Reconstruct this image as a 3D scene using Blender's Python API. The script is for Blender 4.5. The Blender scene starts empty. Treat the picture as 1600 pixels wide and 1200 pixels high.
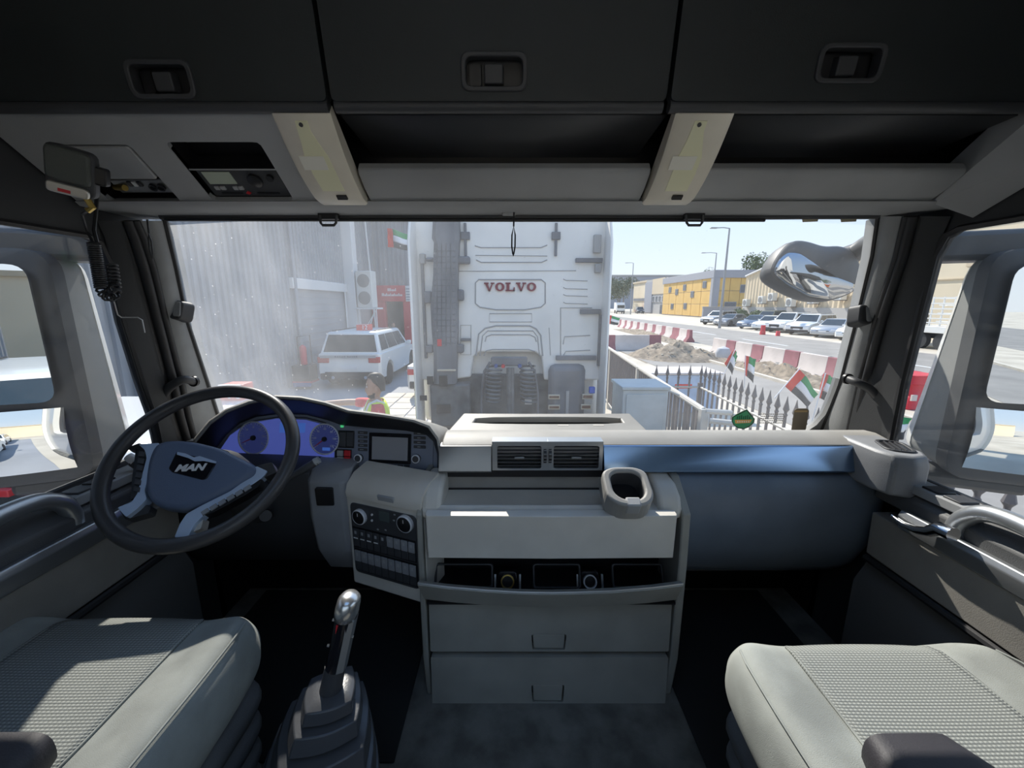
import bpy, bmesh, math, random
from mathutils import Vector, Matrix
random.seed(7)
R = math.radians
scene = bpy.context.scene
C = scene.collection

# ------------------------------------------------------------------ camera
PITCH, FPX, CAMZ = R(11.4), 620.0, 2.6
cam_d = bpy.data.cameras.new('camera')
cam = bpy.data.objects.new('camera', cam_d); C.objects.link(cam)
cam_d.sensor_width = 36.0; cam_d.lens = 36.0 * FPX / 1600.0
cam_d.clip_start = 0.02; cam_d.clip_end = 2000
cam.location = (0, 0, CAMZ); cam.rotation_euler = (R(90) - PITCH, 0, 0)
scene.camera = cam

# ------------------------------------------------------------------ sky, sun, exposure
SUN_AZ, SUN_EL = R(19), R(42)          # azimuth to the left of straight ahead
world = bpy.data.worlds.new('world'); scene.world = world; world.use_nodes = True
wn = world.node_tree; wn.nodes.clear()
# clear hazy daytime sky: pale at the horizon, bluer overhead, the same all the way round
tcw = wn.nodes.new('ShaderNodeTexCoord'); spx = wn.nodes.new('ShaderNodeSeparateXYZ'); wn.links.new(tcw.outputs['Generated'], spx.inputs[0])
rmp = wn.nodes.new('ShaderNodeValToRGB'); wn.links.new(spx.outputs[2], rmp.inputs[0])
els = rmp.color_ramp.elements
els[0].position = 0.0; els[0].color = (.74, .79, .85, 1); els[1].position = .9; els[1].color = (.22, .43, .84, 1)
e_ = els.new(.16); e_.color = (.60, .73, .88, 1); e_ = els.new(.40); e_.color = (.44, .61, .84, 1)
bg = wn.nodes.new('ShaderNodeBackground'); bg.inputs[1].default_value = 0.665
wo = wn.nodes.new('ShaderNodeOutputWorld')
wn.links.new(rmp.outputs[0], bg.inputs[0]); wn.links.new(bg.outputs[0], wo.inputs[0])
sun_d = bpy.data.lights.new('sun', 'SUN'); sun_d.energy = 3.3; sun_d.angle = R(0.6); sun_d.color = (1, .95, .86)
sun = bpy.data.objects.new('sun', sun_d); C.objects.link(sun)
sdir = Vector((-math.sin(SUN_AZ) * math.cos(SUN_EL), math.cos(SUN_AZ) * math.cos(SUN_EL), math.sin(SUN_EL)))
sun.rotation_euler = (-sdir).to_track_quat('-Z', 'Y').to_euler(); sun.location = sdir * 60
vs = scene.view_settings
vs.view_transform = 'Standard'; vs.look = 'None'; vs.gamma = 1.0; vs.use_curve_mapping = False
vs.exposure = 1.0
scene.cycles.max_bounces = 10; scene.cycles.transparent_max_bounces = 16
scene.cycles.diffuse_bounces = 6; scene.cycles.glossy_bounces = 5
scene.cycles.sample_clamp_indirect = 6.0; scene.cycles.caustics_reflective = False
scene.cycles.use_denoising = True

# ------------------------------------------------------------------ pixel helpers (photograph measured in 1600 x 1200)
CP, SP = math.cos(PITCH), math.sin(PITCH)
def ray(px, py):
    u = (px - 800) / FPX; v = (600 - py) / FPX
    return Vector((u, CP + v * SP, -SP + v * CP))
O = Vector((0, 0, CAMZ))
def PY(px, py, Y): d = ray(px, py); return O + d * (Y / d.y)
def PX(px, py, X): d = ray(px, py); return O + d * (X / d.x)
def PZ(px, py, Z): d = ray(px, py); return O + d * ((Z - CAMZ) / d.z)

class Frame:
    """a flat local frame: u to the right, v up, n towards the cab"""
    def __init__(s, o, u, v):
        s.o = Vector(o); s.u = Vector(u).normalized(); v = Vector(v)
        s.n = s.u.cross(v).normalized(); s.v = s.n.cross(s.u)
    def p(s, a, b, c=0.0): return s.o + s.u * a + s.v * b + s.n * c
    def hit(s, px, py, c=0.0):
        d = ray(px, py); o = s.o + s.n * c
        q = O + d * ((o - O).dot(s.n) / d.dot(s.n)) - s.o
        return q.dot(s.u), q.dot(s.v)
    def rect(s, x0, y0, x1, y1, c=0.0):
        a0, b0 = s.hit((x0 + x1) / 2, y1, c)[1], s.hit((x0 + x1) / 2, y0, c)[1]
        l = s.hit(x0, (y0 + y1) / 2, c)[0]; r = s.hit(x1, (y0 + y1) / 2, c)[0]
        return l, r, a0, b0

# ------------------------------------------------------------------ mesh builder
def rpoly(pts, r, n=4):
    """round the corners of a convex polygon"""
    out = []; N = len(pts)
    for i in range(N):
        p0, p, p1 = Vector(pts[i - 1]), Vector(pts[i]), Vector(pts[(i + 1) % N])
        rr = r[i] if isinstance(r, (list, tuple)) else r
        d0 = (p0 - p); d1 = (p1 - p)
        k = min(rr, d0.length * .49, d1.length * .49)
        a = p + d0.normalized() * k; b = p + d1.normalized() * k
        for j in range(n + 1):
            t = j / n
            q = a * (1 - t) ** 2 + p * 2 * t * (1 - t) + b * t * t
            out.append(tuple(q))
    return out
def rrect(l, r, b, t, rad, n=4): return rpoly([(l, b), (r, b), (r, t), (l, t)], rad, n)

class MB:
    def __init__(s): s.v = []; s.f = []
    def add(s, vs, fs):
        k = len(s.v); s.v += [Vector(q) for q in vs]; s.f += [tuple(i + k for i in f) for f in fs]; return s
    def bx(s, x0, x1, y0, y1, z0, z1):
        return s.add([(x0, y0, z0), (x1, y0, z0), (x1, y1, z0), (x0, y1, z0), (x0, y0, z1), (x1, y0, z1), (x1, y1, z1), (x0, y1, z1)],
                     [(0, 3, 2, 1), (4, 5, 6, 7), (0, 1, 5, 4), (1, 2, 6, 5), (2, 3, 7, 6), (3, 0, 4, 7)])
    def hexa(s, a, b):
        """two quads, same winding -> solid"""
        return s.loft([a, b])
    def loft(s, rings, caps=True, close=True):
        n = len(rings[0]); k = len(s.v); fs = []
        for i in range(len(rings) - 1):
            for j in range(n if close else n - 1):
                a, b = i * n + j, i * n + (j + 1) % n
                fs.append((a, b, b + n, a + n))
        if caps:
            fs.append(tuple(range(n))[::-1]); m = (len(rings) - 1) * n; fs.append(tuple(range(m, m + n)))
        return s.add([q for r_ in rings for q in r_], fs)
    def prism(s, F, poly, c0, c1, scale=1.0):
        cx = sum(p[0] for p in poly) / len(poly); cy = sum(p[1] for p in poly) / len(poly)
        r0 = [F.p(a, b, c0) for a, b in poly]
        r1 = [F.p(cx + (a - cx) * scale, cy + (b - cy) * scale, c1) for a, b in poly]
        return s.loft([r0, r1])
    def fbox(s, F, l, r, b, t, c0, c1): return s.prism(F, [(l, b), (r, b), (r, t), (l, t)], c0, c1)
    def cyl(s, p0, p1, r0, r1=None, n=16, caps=True):
        p0, p1 = Vector(p0), Vector(p1); r1 = r0 if r1 is None else r1
        d = (p1 - p0).normalized(); a = d.orthogonal().normalized(); b = d.cross(a)
        rg = [[p + (a * math.cos(2 * math.pi * i / n) + b * math.sin(2 * math.pi * i / n)) * r for i in range(n)] for p, r in ((p0, r0), (p1, r1))]
        return s.loft(rg, caps)
    def tube(s, pts, r, n=8, closed=False, caps=True):
        pts = [Vector(q) for q in pts]; N = len(pts); rings = []; prev = None
        for i, q in enumerate(pts):
            if closed: t = pts[(i + 1) % N] - pts[i - 1]
            else: t = pts[min(i + 1, N - 1)] - pts[max(i - 1, 0)]
            t.normalize()
            if prev is None: a = t.orthogonal().normalized()
            else: a = (prev - t * prev.dot(t)).normalized()
            prev = a; b = t.cross(a)
            rr = r[i] if isinstance(r, (list, tuple)) else r
            rings.append([q + (a * math.cos(2 * math.pi * j / n) + b * math.sin(2 * math.pi * j / n)) * rr for j in range(n)])
        if closed: rings.append(rings[0])
        return s.loft(rings, caps and not closed)
    def lathe(s, prof, o, axis, n=24, caps=True):
        o = Vector(o); d = Vector(axis).normalized(); a = d.orthogonal().normalized(); b = d.cross(a)
        return s.loft([[o + d * h + (a * math.cos(2 * math.pi * j / n) + b * math.sin(2 * math.pi * j / n)) * r for j in range(n)] for r, h in prof], caps)
    def ring(s, F, outer, inner, c0, c1, N=96):
        """a plate with a hole; both outlines convex in frame coordinates"""
        cx = sum(p[0] for p in inner) / len(inner); cy = sum(p[1] for p in inner) / len(inner)
        ang = sorted([2 * math.pi * i / N for i in range(N)] + [math.atan2(b - cy, a - cx) % (2 * math.pi) for a, b in outer])
        ang = [x for i, x in enumerate(ang) if i == 0 or x - ang[i - 1] > 1e-4]
        def cast(poly, th):
            dx, dy = math.cos(th), math.sin(th); best = None
            for i in range(len(poly)):
                x0, y0 = poly[i - 1][0] - cx, poly[i - 1][1] - cy; x1, y1 = poly[i][0] - cx, poly[i][1] - cy
                ex, ey = x1 - x0, y1 - y0; den = dx * ey - dy * ex
                if abs(den) < 1e-12: continue
                t = (x0 * ey - y0 * ex) / den; q = (x0 * dy - y0 * dx) / den
                if t > 0 and -1e-6 <= q <= 1 + 1e-6 and (best is None or t > best): best = t
            best = best or 0.01
            return cx + dx * best, cy + dy * best
        po = [cast(outer, t) for t in ang]; pi = [cast(inner, t) for t in ang]
        rings = [[F.p(a, b, c0) for a, b in po], [F.p(a, b, c1) for a, b in po], [F.p(a, b, c1) for a, b in pi], [F.p(a, b, c0) for a, b in pi]]
        rings.append(rings[0])
        return s.loft(rings, False)
    def grid(s, fn, nu, nv, thick=None):
        vs = [fn(i / nu, j / nv) for j in range(nv + 1) for i in range(nu + 1)]
        fs = [(j * (nu + 1) + i, j * (nu + 1) + i + 1, (j + 1) * (nu + 1) + i + 1, (j + 1) * (nu + 1) + i) for j in range(nv) for i in range(nu)]
        return s.add(vs, fs)
    def build(s, name, mat, parent=None, bevel=0, seg=2, subd=0, solid=0, smooth=40, local=False, kind=None, weld=False):
        me = bpy.data.meshes.new(name)
        if parent is None and not local and s.v:
            lo = Vector([min(q[i] for q in s.v) for i in range(3)]); hi = Vector([max(q[i] for q in s.v) for i in range(3)])
            base = Vector(((lo.x + hi.x) / 2, (lo.y + hi.y) / 2, lo.z)); inv = Matrix.Translation(-base)
        elif parent is not None and not local:
            inv = WM[parent.name].inverted(); base = None
        else: inv = Matrix.Identity(4); base = None
        me.from_pydata([inv @ q for q in s.v], [], s.f)
        bm = bmesh.new(); bm.from_mesh(me)
        if weld: bmesh.ops.remove_doubles(bm, verts=bm.verts, dist=1e-5)
        bmesh.ops.recalc_face_normals(bm, faces=bm.faces); bm.to_mesh(me); bm.free()
        o = bpy.data.objects.new(name, me); C.objects.link(o)
        me.materials.append(mat)
        if parent is not None: o.parent = parent; WM[o.name] = WM[parent.name]
        else:
            if base is not None: o.location = base; WM[o.name] = Matrix.Translation(base)
            else: WM[o.name] = Matrix.Identity(4)
        for p in me.polygons: p.use_smooth = True
        me.set_sharp_from_angle(angle=R(smooth))
        if solid: m = o.modifiers.new('solid', 'SOLIDIFY'); m.thickness = solid; m.offset = 0
        if bevel: m = o.modifiers.new('bevel', 'BEVEL'); m.width = bevel; m.segments = seg; m.limit_method = 'ANGLE'; m.angle_limit = R(35)
        if subd: m = o.modifiers.new('sub', 'SUBSURF'); m.levels = subd; m.render_levels = subd
        if kind: o['kind'] = kind
        return o
WM = {}
def tag(o, label, cat, group=None, kind=None):
    o['label'] = label; o['category'] = cat
    if group: o['group'] = group
    if kind: o['kind'] = kind
    return o
def thing(name, label, cat, loc=(0, 0, 0), rz=0.0, group=None):
    o = bpy.data.objects.new(name, None); C.objects.link(o); o.empty_display_size = .05
    o.location = loc; o.rotation_euler = (0, 0, rz)
    WM[o.name] = Matrix.Translation(Vector(loc)) @ Matrix.Rotation(rz, 4, 'Z')
    return tag(o, label, cat, group)
def dup(o, parent=None, loc=None, rz=None, label=None):
    c = o.copy(); C.objects.link(c); c.parent = parent
    if loc is not None: c.location = loc
    if rz is not None: c.rotation_euler = (0, 0, rz)
    if label: c['label'] = label
    WM[c.name] = Matrix.Translation(c.location) @ Matrix.Rotation(c.rotation_euler.z, 4, 'Z') if parent is None else WM[parent.name]
    for ch in list(o.children): dup(ch, c)
    return c
def share(o, parent, offset):
    """another piece with the same mesh, moved by offset"""
    c = o.copy(); C.objects.link(c); c.parent = parent; c.location = Vector(o.location) + Vector(offset); WM[c.name] = WM[o.name]; return c
def text(name, s, F, a, b, size, mat, parent, shear=0.0, ext=.0006, off=0.0, sx=1.0, c=.0005, space=1.0):
    cu = bpy.data.curves.new(name, 'FONT'); cu.body = s; cu.align_x = 'CENTER'; cu.align_y = 'CENTER'
    cu.size = size; cu.shear = shear; cu.extrude = ext; cu.offset = off; cu.space_character = space; cu.resolution_u = 3
    t = bpy.data.objects.new(name + '_tmp', cu); C.objects.link(t)
    me = bpy.data.meshes.new_from_object(t.evaluated_get(bpy.context.evaluated_depsgraph_get()))
    bpy.data.objects.remove(t)
    o0 = F.p(a, b, c)
    M4 = Matrix((( F.u.x * sx, F.v.x, F.n.x, o0.x), (F.u.y * sx, F.v.y, F.n.y, o0.y), (F.u.z * sx, F.v.z, F.n.z, o0.z), (0, 0, 0, 1)))
    me.transform(WM[parent.name].inverted() @ M4)
    o = bpy.data.objects.new(name, me); C.objects.link(o); o.parent = parent; WM[o.name] = WM[parent.name]
    me.materials.clear(); me.materials.append(mat)
    return o

# ------------------------------------------------------------------ materials
def mat(name, col, rough=.6, metal=0.0, var=0.0, vscale=8.0, bump=0.0, bscale=400.0, coat=0.0, emit=None, estr=1.0, spec=.5, col2=None, detail=3.0, alpha=None):
    m = bpy.data.materials.new(name); m.use_nodes = True; nt = m.node_tree; b = nt.nodes['Principled BSDF']
    b.inputs['Base Color'].default_value = (*col, 1); b.inputs['Roughness'].default_value = rough; b.inputs['Metallic'].default_value = metal
    b.inputs['Specular IOR Level'].default_value = spec
    if coat: b.inputs['Coat Weight'].default_value = coat; b.inputs['Coat Roughness'].default_value = .05
    if emit: b.inputs['Emission Color'].default_value = (*emit, 1); b.inputs['Emission Strength'].default_value = estr
    tc = None
    if var or col2 or bump:
        tc = nt.nodes.new('ShaderNodeTexCoord')
    if var or col2:
        n = nt.nodes.new('ShaderNodeTexNoise'); n.inputs['Scale'].default_value = vscale; n.inputs['Detail'].default_value = detail
        nt.links.new(tc.outputs['Object'], n.inputs['Vector'])
        cr = nt.nodes.new('ShaderNodeValToRGB'); nt.links.new(n.outputs['Fac'], cr.inputs[0])
        if col2: c0, c1 = col2, col
        else: c0 = tuple(max(0, x * (1 - var)) for x in col); c1 = tuple(min(1, x * (1 + var)) for x in col)
        cr.color_ramp.elements[0].color = (*c0, 1); cr.color_ramp.elements[1].color = (*c1, 1)
        cr.color_ramp.elements[0].position = .35; cr.color_ramp.elements[1].position = .65
        nt.links.new(cr.outputs[0], b.inputs['Base Color'])
    if bump:
        n = nt.nodes.new('ShaderNodeTexNoise'); n.inputs['Scale'].default_value = bscale; n.inputs['Detail'].default_value = 2
        nt.links.new(tc.outputs['Object'], n.inputs['Vector'])
        bp = nt.nodes.new('ShaderNodeBump'); bp.inputs['Strength'].default_value = bump; bp.inputs['Distance'].default_value = .002
        nt.links.new(n.outputs['Fac'], bp.inputs['Height']); nt.links.new(bp.outputs[0], b.inputs['Normal'])
    return m
def glass_mat(name, dust, tint=(.985, .99, .99), streak=False, refl=.04):
    m = bpy.data.materials.new(name); m.use_nodes = True; nt = m.node_tree; nt.nodes.clear(); L = nt.links.new
    out = nt.nodes.new('ShaderNodeOutputMaterial'); tr = nt.nodes.new('ShaderNodeBsdfTransparent'); tr.inputs[0].default_value = (*tint, 1)
    gl = nt.nodes.new('ShaderNodeBsdfGlossy'); gl.inputs['Roughness'].default_value = .0
    fr = nt.nodes.new('ShaderNodeFresnel'); fr.inputs[0].default_value = 1.25
    mx = nt.nodes.new('ShaderNodeMixShader'); L(fr.outputs[0], mx.inputs[0]); L(tr.outputs[0], mx.inputs[1]); L(gl.outputs[0], mx.inputs[2])
    tl = nt.nodes.new('ShaderNodeBsdfTranslucent'); tl.inputs[0].default_value = (.75, .76, .78, 1)
    df = nt.nodes.new('ShaderNodeBsdfDiffuse'); df.inputs[0].default_value = (.6, .6, .6, 1)
    dm = nt.nodes.new('ShaderNodeMixShader'); dm.inputs[0].default_value = .35; L(tl.outputs[0], dm.inputs[1]); L(df.outputs[0], dm.inputs[2])
    tc = nt.nodes.new('ShaderNodeTexCoord')
    n1 = nt.nodes.new('ShaderNodeTexNoise'); n1.inputs['Scale'].default_value = 2.2; n1.inputs['Detail'].default_value = 5; L(tc.outputs['Object'], n1.inputs['Vector'])
    r1 = nt.nodes.new('ShaderNodeMapRange'); r1.inputs[1].default_value = .3; r1.inputs[2].default_value = .75; r1.inputs[3].default_value = dust * .5; r1.inputs[4].default_value = dust * 1.3
    L(n1.outputs['Fac'], r1.inputs[0]); fac = r1.outputs[0]
    if streak:
        # grime with vertical runs and specks; denser driver's half paints in the sun haze
        sx = nt.nodes.new('ShaderNodeSeparateXYZ'); L(tc.outputs['Object'], sx.inputs[0])
        g = nt.nodes.new('ShaderNodeMapRange'); g.inputs[1].default_value = -.15; g.inputs[2].default_value = -.95; g.inputs[3].default_value = .55; g.inputs[4].default_value = 2.3; L(sx.outputs[0], g.inputs[0])
        mp = nt.nodes.new('ShaderNodeMapping'); mp.inputs['Scale'].default_value = (17, 17, 1.2); L(tc.outputs['Object'], mp.inputs[0])
        n2 = nt.nodes.new('ShaderNodeTexNoise'); n2.inputs['Scale'].default_value = 1.0; n2.inputs['Detail'].default_value = 4; L(mp.outputs[0], n2.inputs['Vector'])
        r2 = nt.nodes.new('ShaderNodeMapRange'); r2.inputs[1].default_value = .35; r2.inputs[2].default_value = .7; r2.inputs[3].default_value = .88; r2.inputs[4].default_value = 1.2; L(n2.outputs['Fac'], r2.inputs[0])
        n3 = nt.nodes.new('ShaderNodeTexVoronoi'); n3.inputs['Scale'].default_value = 38; L(tc.outputs['Object'], n3.inputs['Vector'])
        r3 = nt.nodes.new('ShaderNodeMapRange'); r3.inputs[1].default_value = .0; r3.inputs[2].default_value = .10; r3.inputs[3].default_value = .75; r3.inputs[4].default_value = 0; L(n3.outputs['Distance'], r3.inputs[0])
        def mul(a, b, op='MULTIPLY'):
            q = nt.nodes.new('ShaderNodeMath'); q.operation = op; L(a, q.inputs[0]); L(b, q.inputs[1]); return q.outputs[0]
        fac = mul(mul(fac, g.outputs[0]), r2.outputs[0])
        fac = mul(fac, mul(mul(r3.outputs[0], g.outputs[0]), n1.outputs['Fac']), 'ADD')
    m2 = nt.nodes.new('ShaderNodeMixShader'); L(fac, m2.inputs[0]); L(mx.outputs[0], m2.inputs[1]); L(dm.outputs[0], m2.inputs[2])
    L(m2.outputs[0], out.inputs[0])
    return m
m_locker = mat('locker_plastic', (.022, .027, .029), .55, bump=.15, bscale=500, var=.12, vscale=3)
m_head = mat('header_plastic', (.38, .39, .40), .6, bump=.2, bscale=600, var=.1, vscale=4)
m_dashtop = mat('dash_top_plastic', (.36, .35, .33), .5, bump=.25, bscale=700, var=.08)
m_dash = mat('dash_plastic', (.30, .31, .33), .4, bump=.25, bscale=700, var=.08)
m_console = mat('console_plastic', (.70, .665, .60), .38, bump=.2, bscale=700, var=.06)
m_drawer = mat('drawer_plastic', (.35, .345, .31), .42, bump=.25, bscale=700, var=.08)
m_dark = mat('dark_plastic', (.055, .057, .063), .5, bump=.1, bscale=600)
m_black = mat('black_plastic', (.012, .012, .014), .4)
m_gloss = mat('gloss_black', (.01, .01, .014), .12)
m_rubber = mat('rubber', (.022, .022, .024), .45, bump=.05)
m_silver = mat('silver_trim', (.46, .48, .5), .34, .75)
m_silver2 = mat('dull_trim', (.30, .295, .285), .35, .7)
m_pass = mat('passenger_panel_sky_tint', (.20, .245, .31), .34, bump=.25, bscale=700, var=.08)  # blue sky glare on the panel is mixed into its base colour
m_strip = mat('trim_strip_sky_tint', (.34, .50, .74), .28, 1.0)  # silver strip; the sky's blue reflection is put into the metal colour
m_hub = mat('hub_sky_tint', (.12, .16, .25), .42, bump=.2, bscale=600)  # dark hub, with the blue of the reflected sky painted in
m_gring = mat('gauge_ring', (.78, .79, .82), .3)
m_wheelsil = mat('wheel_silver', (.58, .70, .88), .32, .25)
m_chrome = mat('chrome', (.82, .82, .82), .12, 1.0)
m_cluster = mat('cluster_face', (.035, .045, .14), .4, emit=(.05, .07, .28), estr=.12)
m_clblue = mat('cluster_blue', (.05, .07, .26), .4, emit=(.10, .14, .55), estr=.22)
m_lcd = mat('lcd_blue', (.05, .12, .45), .3, emit=(.1, .25, .9), estr=.15)
m_radio = mat('radio_face', (.22, .245, .31), .4)
m_screen = mat('screen_grey', (.34, .34, .36), .2)
m_red = mat('red_switch', (.62, .03, .04), .4)
m_white = mat('white_mark', (.8, .8, .8), .5)
m_pillar = mat('pillar_trim', (.33, .34, .345), .6, bump=.3, bscale=500, var=.12)
m_frame = mat('door_frame', (.04, .042, .045), .6, bump=.2, bscale=500)
m_leather = mat('wheel_leather', (.055, .054, .056), .36, bump=.12, bscale=300)
m_fabric = mat('seat_fabric', (.30, .315, .295), .9, bump=.35, bscale=900, var=.18, vscale=9, detail=6)
m_carpet = mat('carpet', (.165, .163, .148), .95, bump=.6, bscale=500, var=.3, vscale=14, detail=6)
m_mat = mat('floor_mat', (.016, .017, .018), .8, bump=.3, bscale=300)
m_lens = mat('lamp_lens', (.78, .73, .62), .3, var=.08)
m_lamp = mat('lamp_bulb', (.9, .88, .62), .4)
m_door = mat('door_trim', (.30, .285, .26), .55, bump=.25, bscale=500, var=.1)
m_doordark = mat('door_dark', (.11, .112, .115), .6, bump=.25, bscale=500)
m_mirror = mat('mirror_glass', (.86, .88, .88), .0, 1.0)
m_kmirror = mat('kerb_mirror_glass', (.42, .43, .44), .03, 1.0)
m_lining = mat('headliner', (.80, .79, .75), .9, bump=.2, bscale=300)
m_mshell = mat('mirror_shell_shade', (.26, .265, .26), .5, bump=.1)  # grey carries the shade on the white housing's inner side
m_mirrorcase = mat('mirror_housing', (.07, .072, .075), .5, bump=.1)
m_paint = mat('white_paint', (.80, .80, .78), .35, coat=.4)
m_truckw = mat('dusty_white_paint', (.88, .85, .80), .5, var=.08, vscale=1.5)
m_glass_w = glass_mat('windscreen_glass', .15, streak=True)
m_glass_s = glass_mat('side_glass', .035)
# seat insert: small raised weave
def insert_mat():
    m = mat('seat_insert', (.25, .265, .25), .92); nt = m.node_tree; b = nt.nodes['Principled BSDF']; L = nt.links.new
    tc = nt.nodes.new('ShaderNodeTexCoord'); mp = nt.nodes.new('ShaderNodeMapping'); mp.inputs['Scale'].default_value = (140, 190, 60); L(tc.outputs['Object'], mp.inputs[0])
    ck = nt.nodes.new('ShaderNodeTexVoronoi'); ck.inputs['Scale'].default_value = 1.0; ck.inputs['Randomness'].default_value = 0.0; ck.voronoi_dimensions = '2D'
    L(mp.outputs[0], ck.inputs['Vector'])
    cr = nt.nodes.new('ShaderNodeValToRGB'); cr.color_ramp.elements[0].color = (.33, .345, .325, 1); cr.color_ramp.elements[1].color = (.17, .18, .17, 1)
    cr.color_ramp.elements[0].position = .25; cr.color_ramp.elements[1].position = .55; L(ck.outputs['Distance'], cr.inputs[0]); L(cr.outputs[0], b.inputs['Base Color'])
    bp = nt.nodes.new('ShaderNodeBump'); bp.invert = True; bp.inputs['Strength'].default_value = .8; bp.inputs['Distance'].default_value = .003; L(ck.outputs['Distance'], bp.inputs['Height']); L(bp.outputs[0], b.inputs['Normal'])
    return m
m_insert = insert_mat()
# ================================================================== cab shell
XL, XR = -1.08, 1.12
def struct(o): o['kind'] = 'structure'; return o
struct(MB().bx(XL - .1, XR + .1, -.85, 1.47, 1.36, 1.45).build('floor', m_carpet))
F_ro = Frame((0, 0, 3.33), (1, 0, 0), (0, -1, 0))
hatch = rrect(-.46, .50, -.40, .52, .05)  # unseen roof hatch, added and enlarged to bring daylight into the cab
struct(MB().ring(F_ro, [(XL - .1, -1.205), (XR + .1, -1.205), (XR + .1, .85), (XL - .1, .85)], hatch, -.07, 0).build('ceiling', m_lining))
struct(MB().prism(F_ro, hatch, -.05, -.045).build('window_4', m_glass_s))
for x0, x1, nm in ((XL - .12, XL, 'trim_4'), (XR, XR + .12, 'trim_22')): struct(MB().bx(x0, x1, 1.28, 1.48, 1.36, 2.12).build(nm, m_black))
F_rw = Frame((0, -.85, 0), (1, 0, 0), (0, 0, 1))
rear_hole = rrect(-.88, .92, 2.12, 2.95, .08)  # rear window opening added out of view to brighten the interior
struct(MB().ring(F_rw, [(XL - .1, 1.36), (XR + .1, 1.36), (XR + .1, 3.40), (XL - .1, 3.40)], rear_hole, 0, .05).build('wall_back', m_lining))
struct(MB().prism(F_rw, rear_hole, .015, .020).build('added_rear_window', m_glass_s))
struct(MB().bx(XL - .1, XR + .1, 1.44, 1.50, 1.36, 2.10).build('wall_front', m_black))
struct(MB().bx(XL - .1, XR + .1, 1.205, 1.225, 2.86, 3.40).build('wall_front_upper', m_paint))
WS0 = Vector((0, 1.2, 2.83)); WSV = Vector((0, -.22, .68)).normalized()
F_ws = Frame(WS0, (1, 0, 0), WSV)
def WSP(px, py, c=0): return F_ws.p(*F_ws.hit(px, py, c), c)
rowsL = [(345, 259, 218, 188, 152), (372, 265, 231, 197, 164), (420, 276, 246, 212, 172), (500, 292, 264, 233, 188), (600, 325, 290, 258, 219), (650, 341, 300, 268, 237), (720, 362, 318, 288, 262)]
rowsR = [(338, 1371, 1412, 1436, 1486), (365, 1367, 1406, 1428, 1474), (400, 1362, 1398, 1420, 1464), (500, 1338, 1366, 1387, 1438), (600, 1312, 1338, 1362, 1413), (690, 1276, 1318, 1346, 1395), (740, 1262, 1306, 1336, 1383)]
def wall(side, X, rows, sill, top):
    s = 1 if X > 0 else -1
    # frame seen from inside the cab: on the right wall u runs towards the back, on the left wall to the front
    F = Frame((X, 0, 0), (0, -s, 0), (0, 0, 1))
    edge = []
    for r in rows[1:]:
        p = PX(r[4], r[0], X)
        if sill + .02 < p.z < top - .03: edge.append((-s * (p.y + .004), p.z))
    edge.sort(key=lambda q: -q[1])
    yb = edge[-1][0] - s * .004; yt = edge[0][0]
    hole = [(-s * -.05, sill), (yb, sill)] + edge[::-1] + [(yt + s * .02, top - .012), (yt + s * .05, top), (-s * -.05, top)]
    if s > 0: hole = hole[::-1]
    rect = [(-s * -.85, 1.36), (-s * 1.31, 1.36), (-s * 1.205, 3.33), (-s * -.85, 3.33)]
    struct(MB().ring(F, rect, hole, 0, -.022).build('wall_' + side, m_frame))
    # glass pane in the opening
    g = struct(MB().prism(F, hole, -.016, -.012).build('window_2' if s < 0 else 'window_3', m_glass_s))
    # white outer skin of the cab side
    rect2 = [(-s * -1.1, 1.0), (-s * 1.42, 1.0), (-s * 1.205, 3.38), (-s * -1.1, 3.38)]
    hc = (sum(q[0] for q in hole) / len(hole), sum(q[1] for q in hole) / len(hole)); hole2 = [(hc[0] + (a - hc[0]) * 1.15, hc[1] + (b - hc[1]) * 1.14) for a, b in hole]
    struct(MB().ring(F, rect2, hole2, -.024, -.06).build('wall_outer_' + side, m_paint))
    seal = [F.p(a, b, .004) for a, b in hole]
    struct(MB().tube(seal, .008, 6, closed=True).build('trim_5' if s < 0 else 'trim_6', m_rubber))
wall('left', XL, rowsL, 2.165, 2.77)
wall('right', XR, rowsR, 2.13, 2.785)
def pillar(n, rows, X):
    bands = [[], [], [], []]
    for py, a, b, c, d in rows:
        A = WSP(a, py, .01); D = PX(d, py, X * .995)
        for k, px in enumerate((a, b, c, d)):
            f = (px - a) / (d - a); Y = A.y + (D.y - A.y) * f
            bands[k].append(PY(px, py, Y - (.012 if k in (1, 2) else 0)))
    def back(p): return p + Vector((.02 if X > 0 else -.02, .06, 0))
    def strip(i, j, bulge, name, m, parent=None):
        rings = []
        for p, q in zip(bands[i], bands[j]):
            mid = (p + q) / 2; out = (O - mid).normalized() * bulge
            pts = [p, p * .75 + q * .25 + out * .75, mid + out, p * .25 + q * .75 + out * .75, q]
            rings.append(pts + [back(q), back(p)])
        return MB().loft(rings).build(name, m, parent, smooth=60)
    t = struct(strip(0, 1, .012, 'trim_%d' % n, m_pillar))
    s1 = strip(2, 3, .003, 'frame_strip', m_frame, t)
    for f, r in ((.22, .0105), (.62, .013)):
        MB().tube([p * (1 - f) + q * f for p, q in zip(bands[1], bands[2])], r, 10).build('door_seal', m_rubber, t)
    strip(1, 2, -.002, 'seal_channel', m_black, t)
    MB().tube([p + Vector((0, -.004, 0)) for p in bands[0]], .007, 6).build('glass_seal', m_rubber, t)
pillar(1, rowsL, XL)
pillar(2, rowsR, XR)
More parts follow.
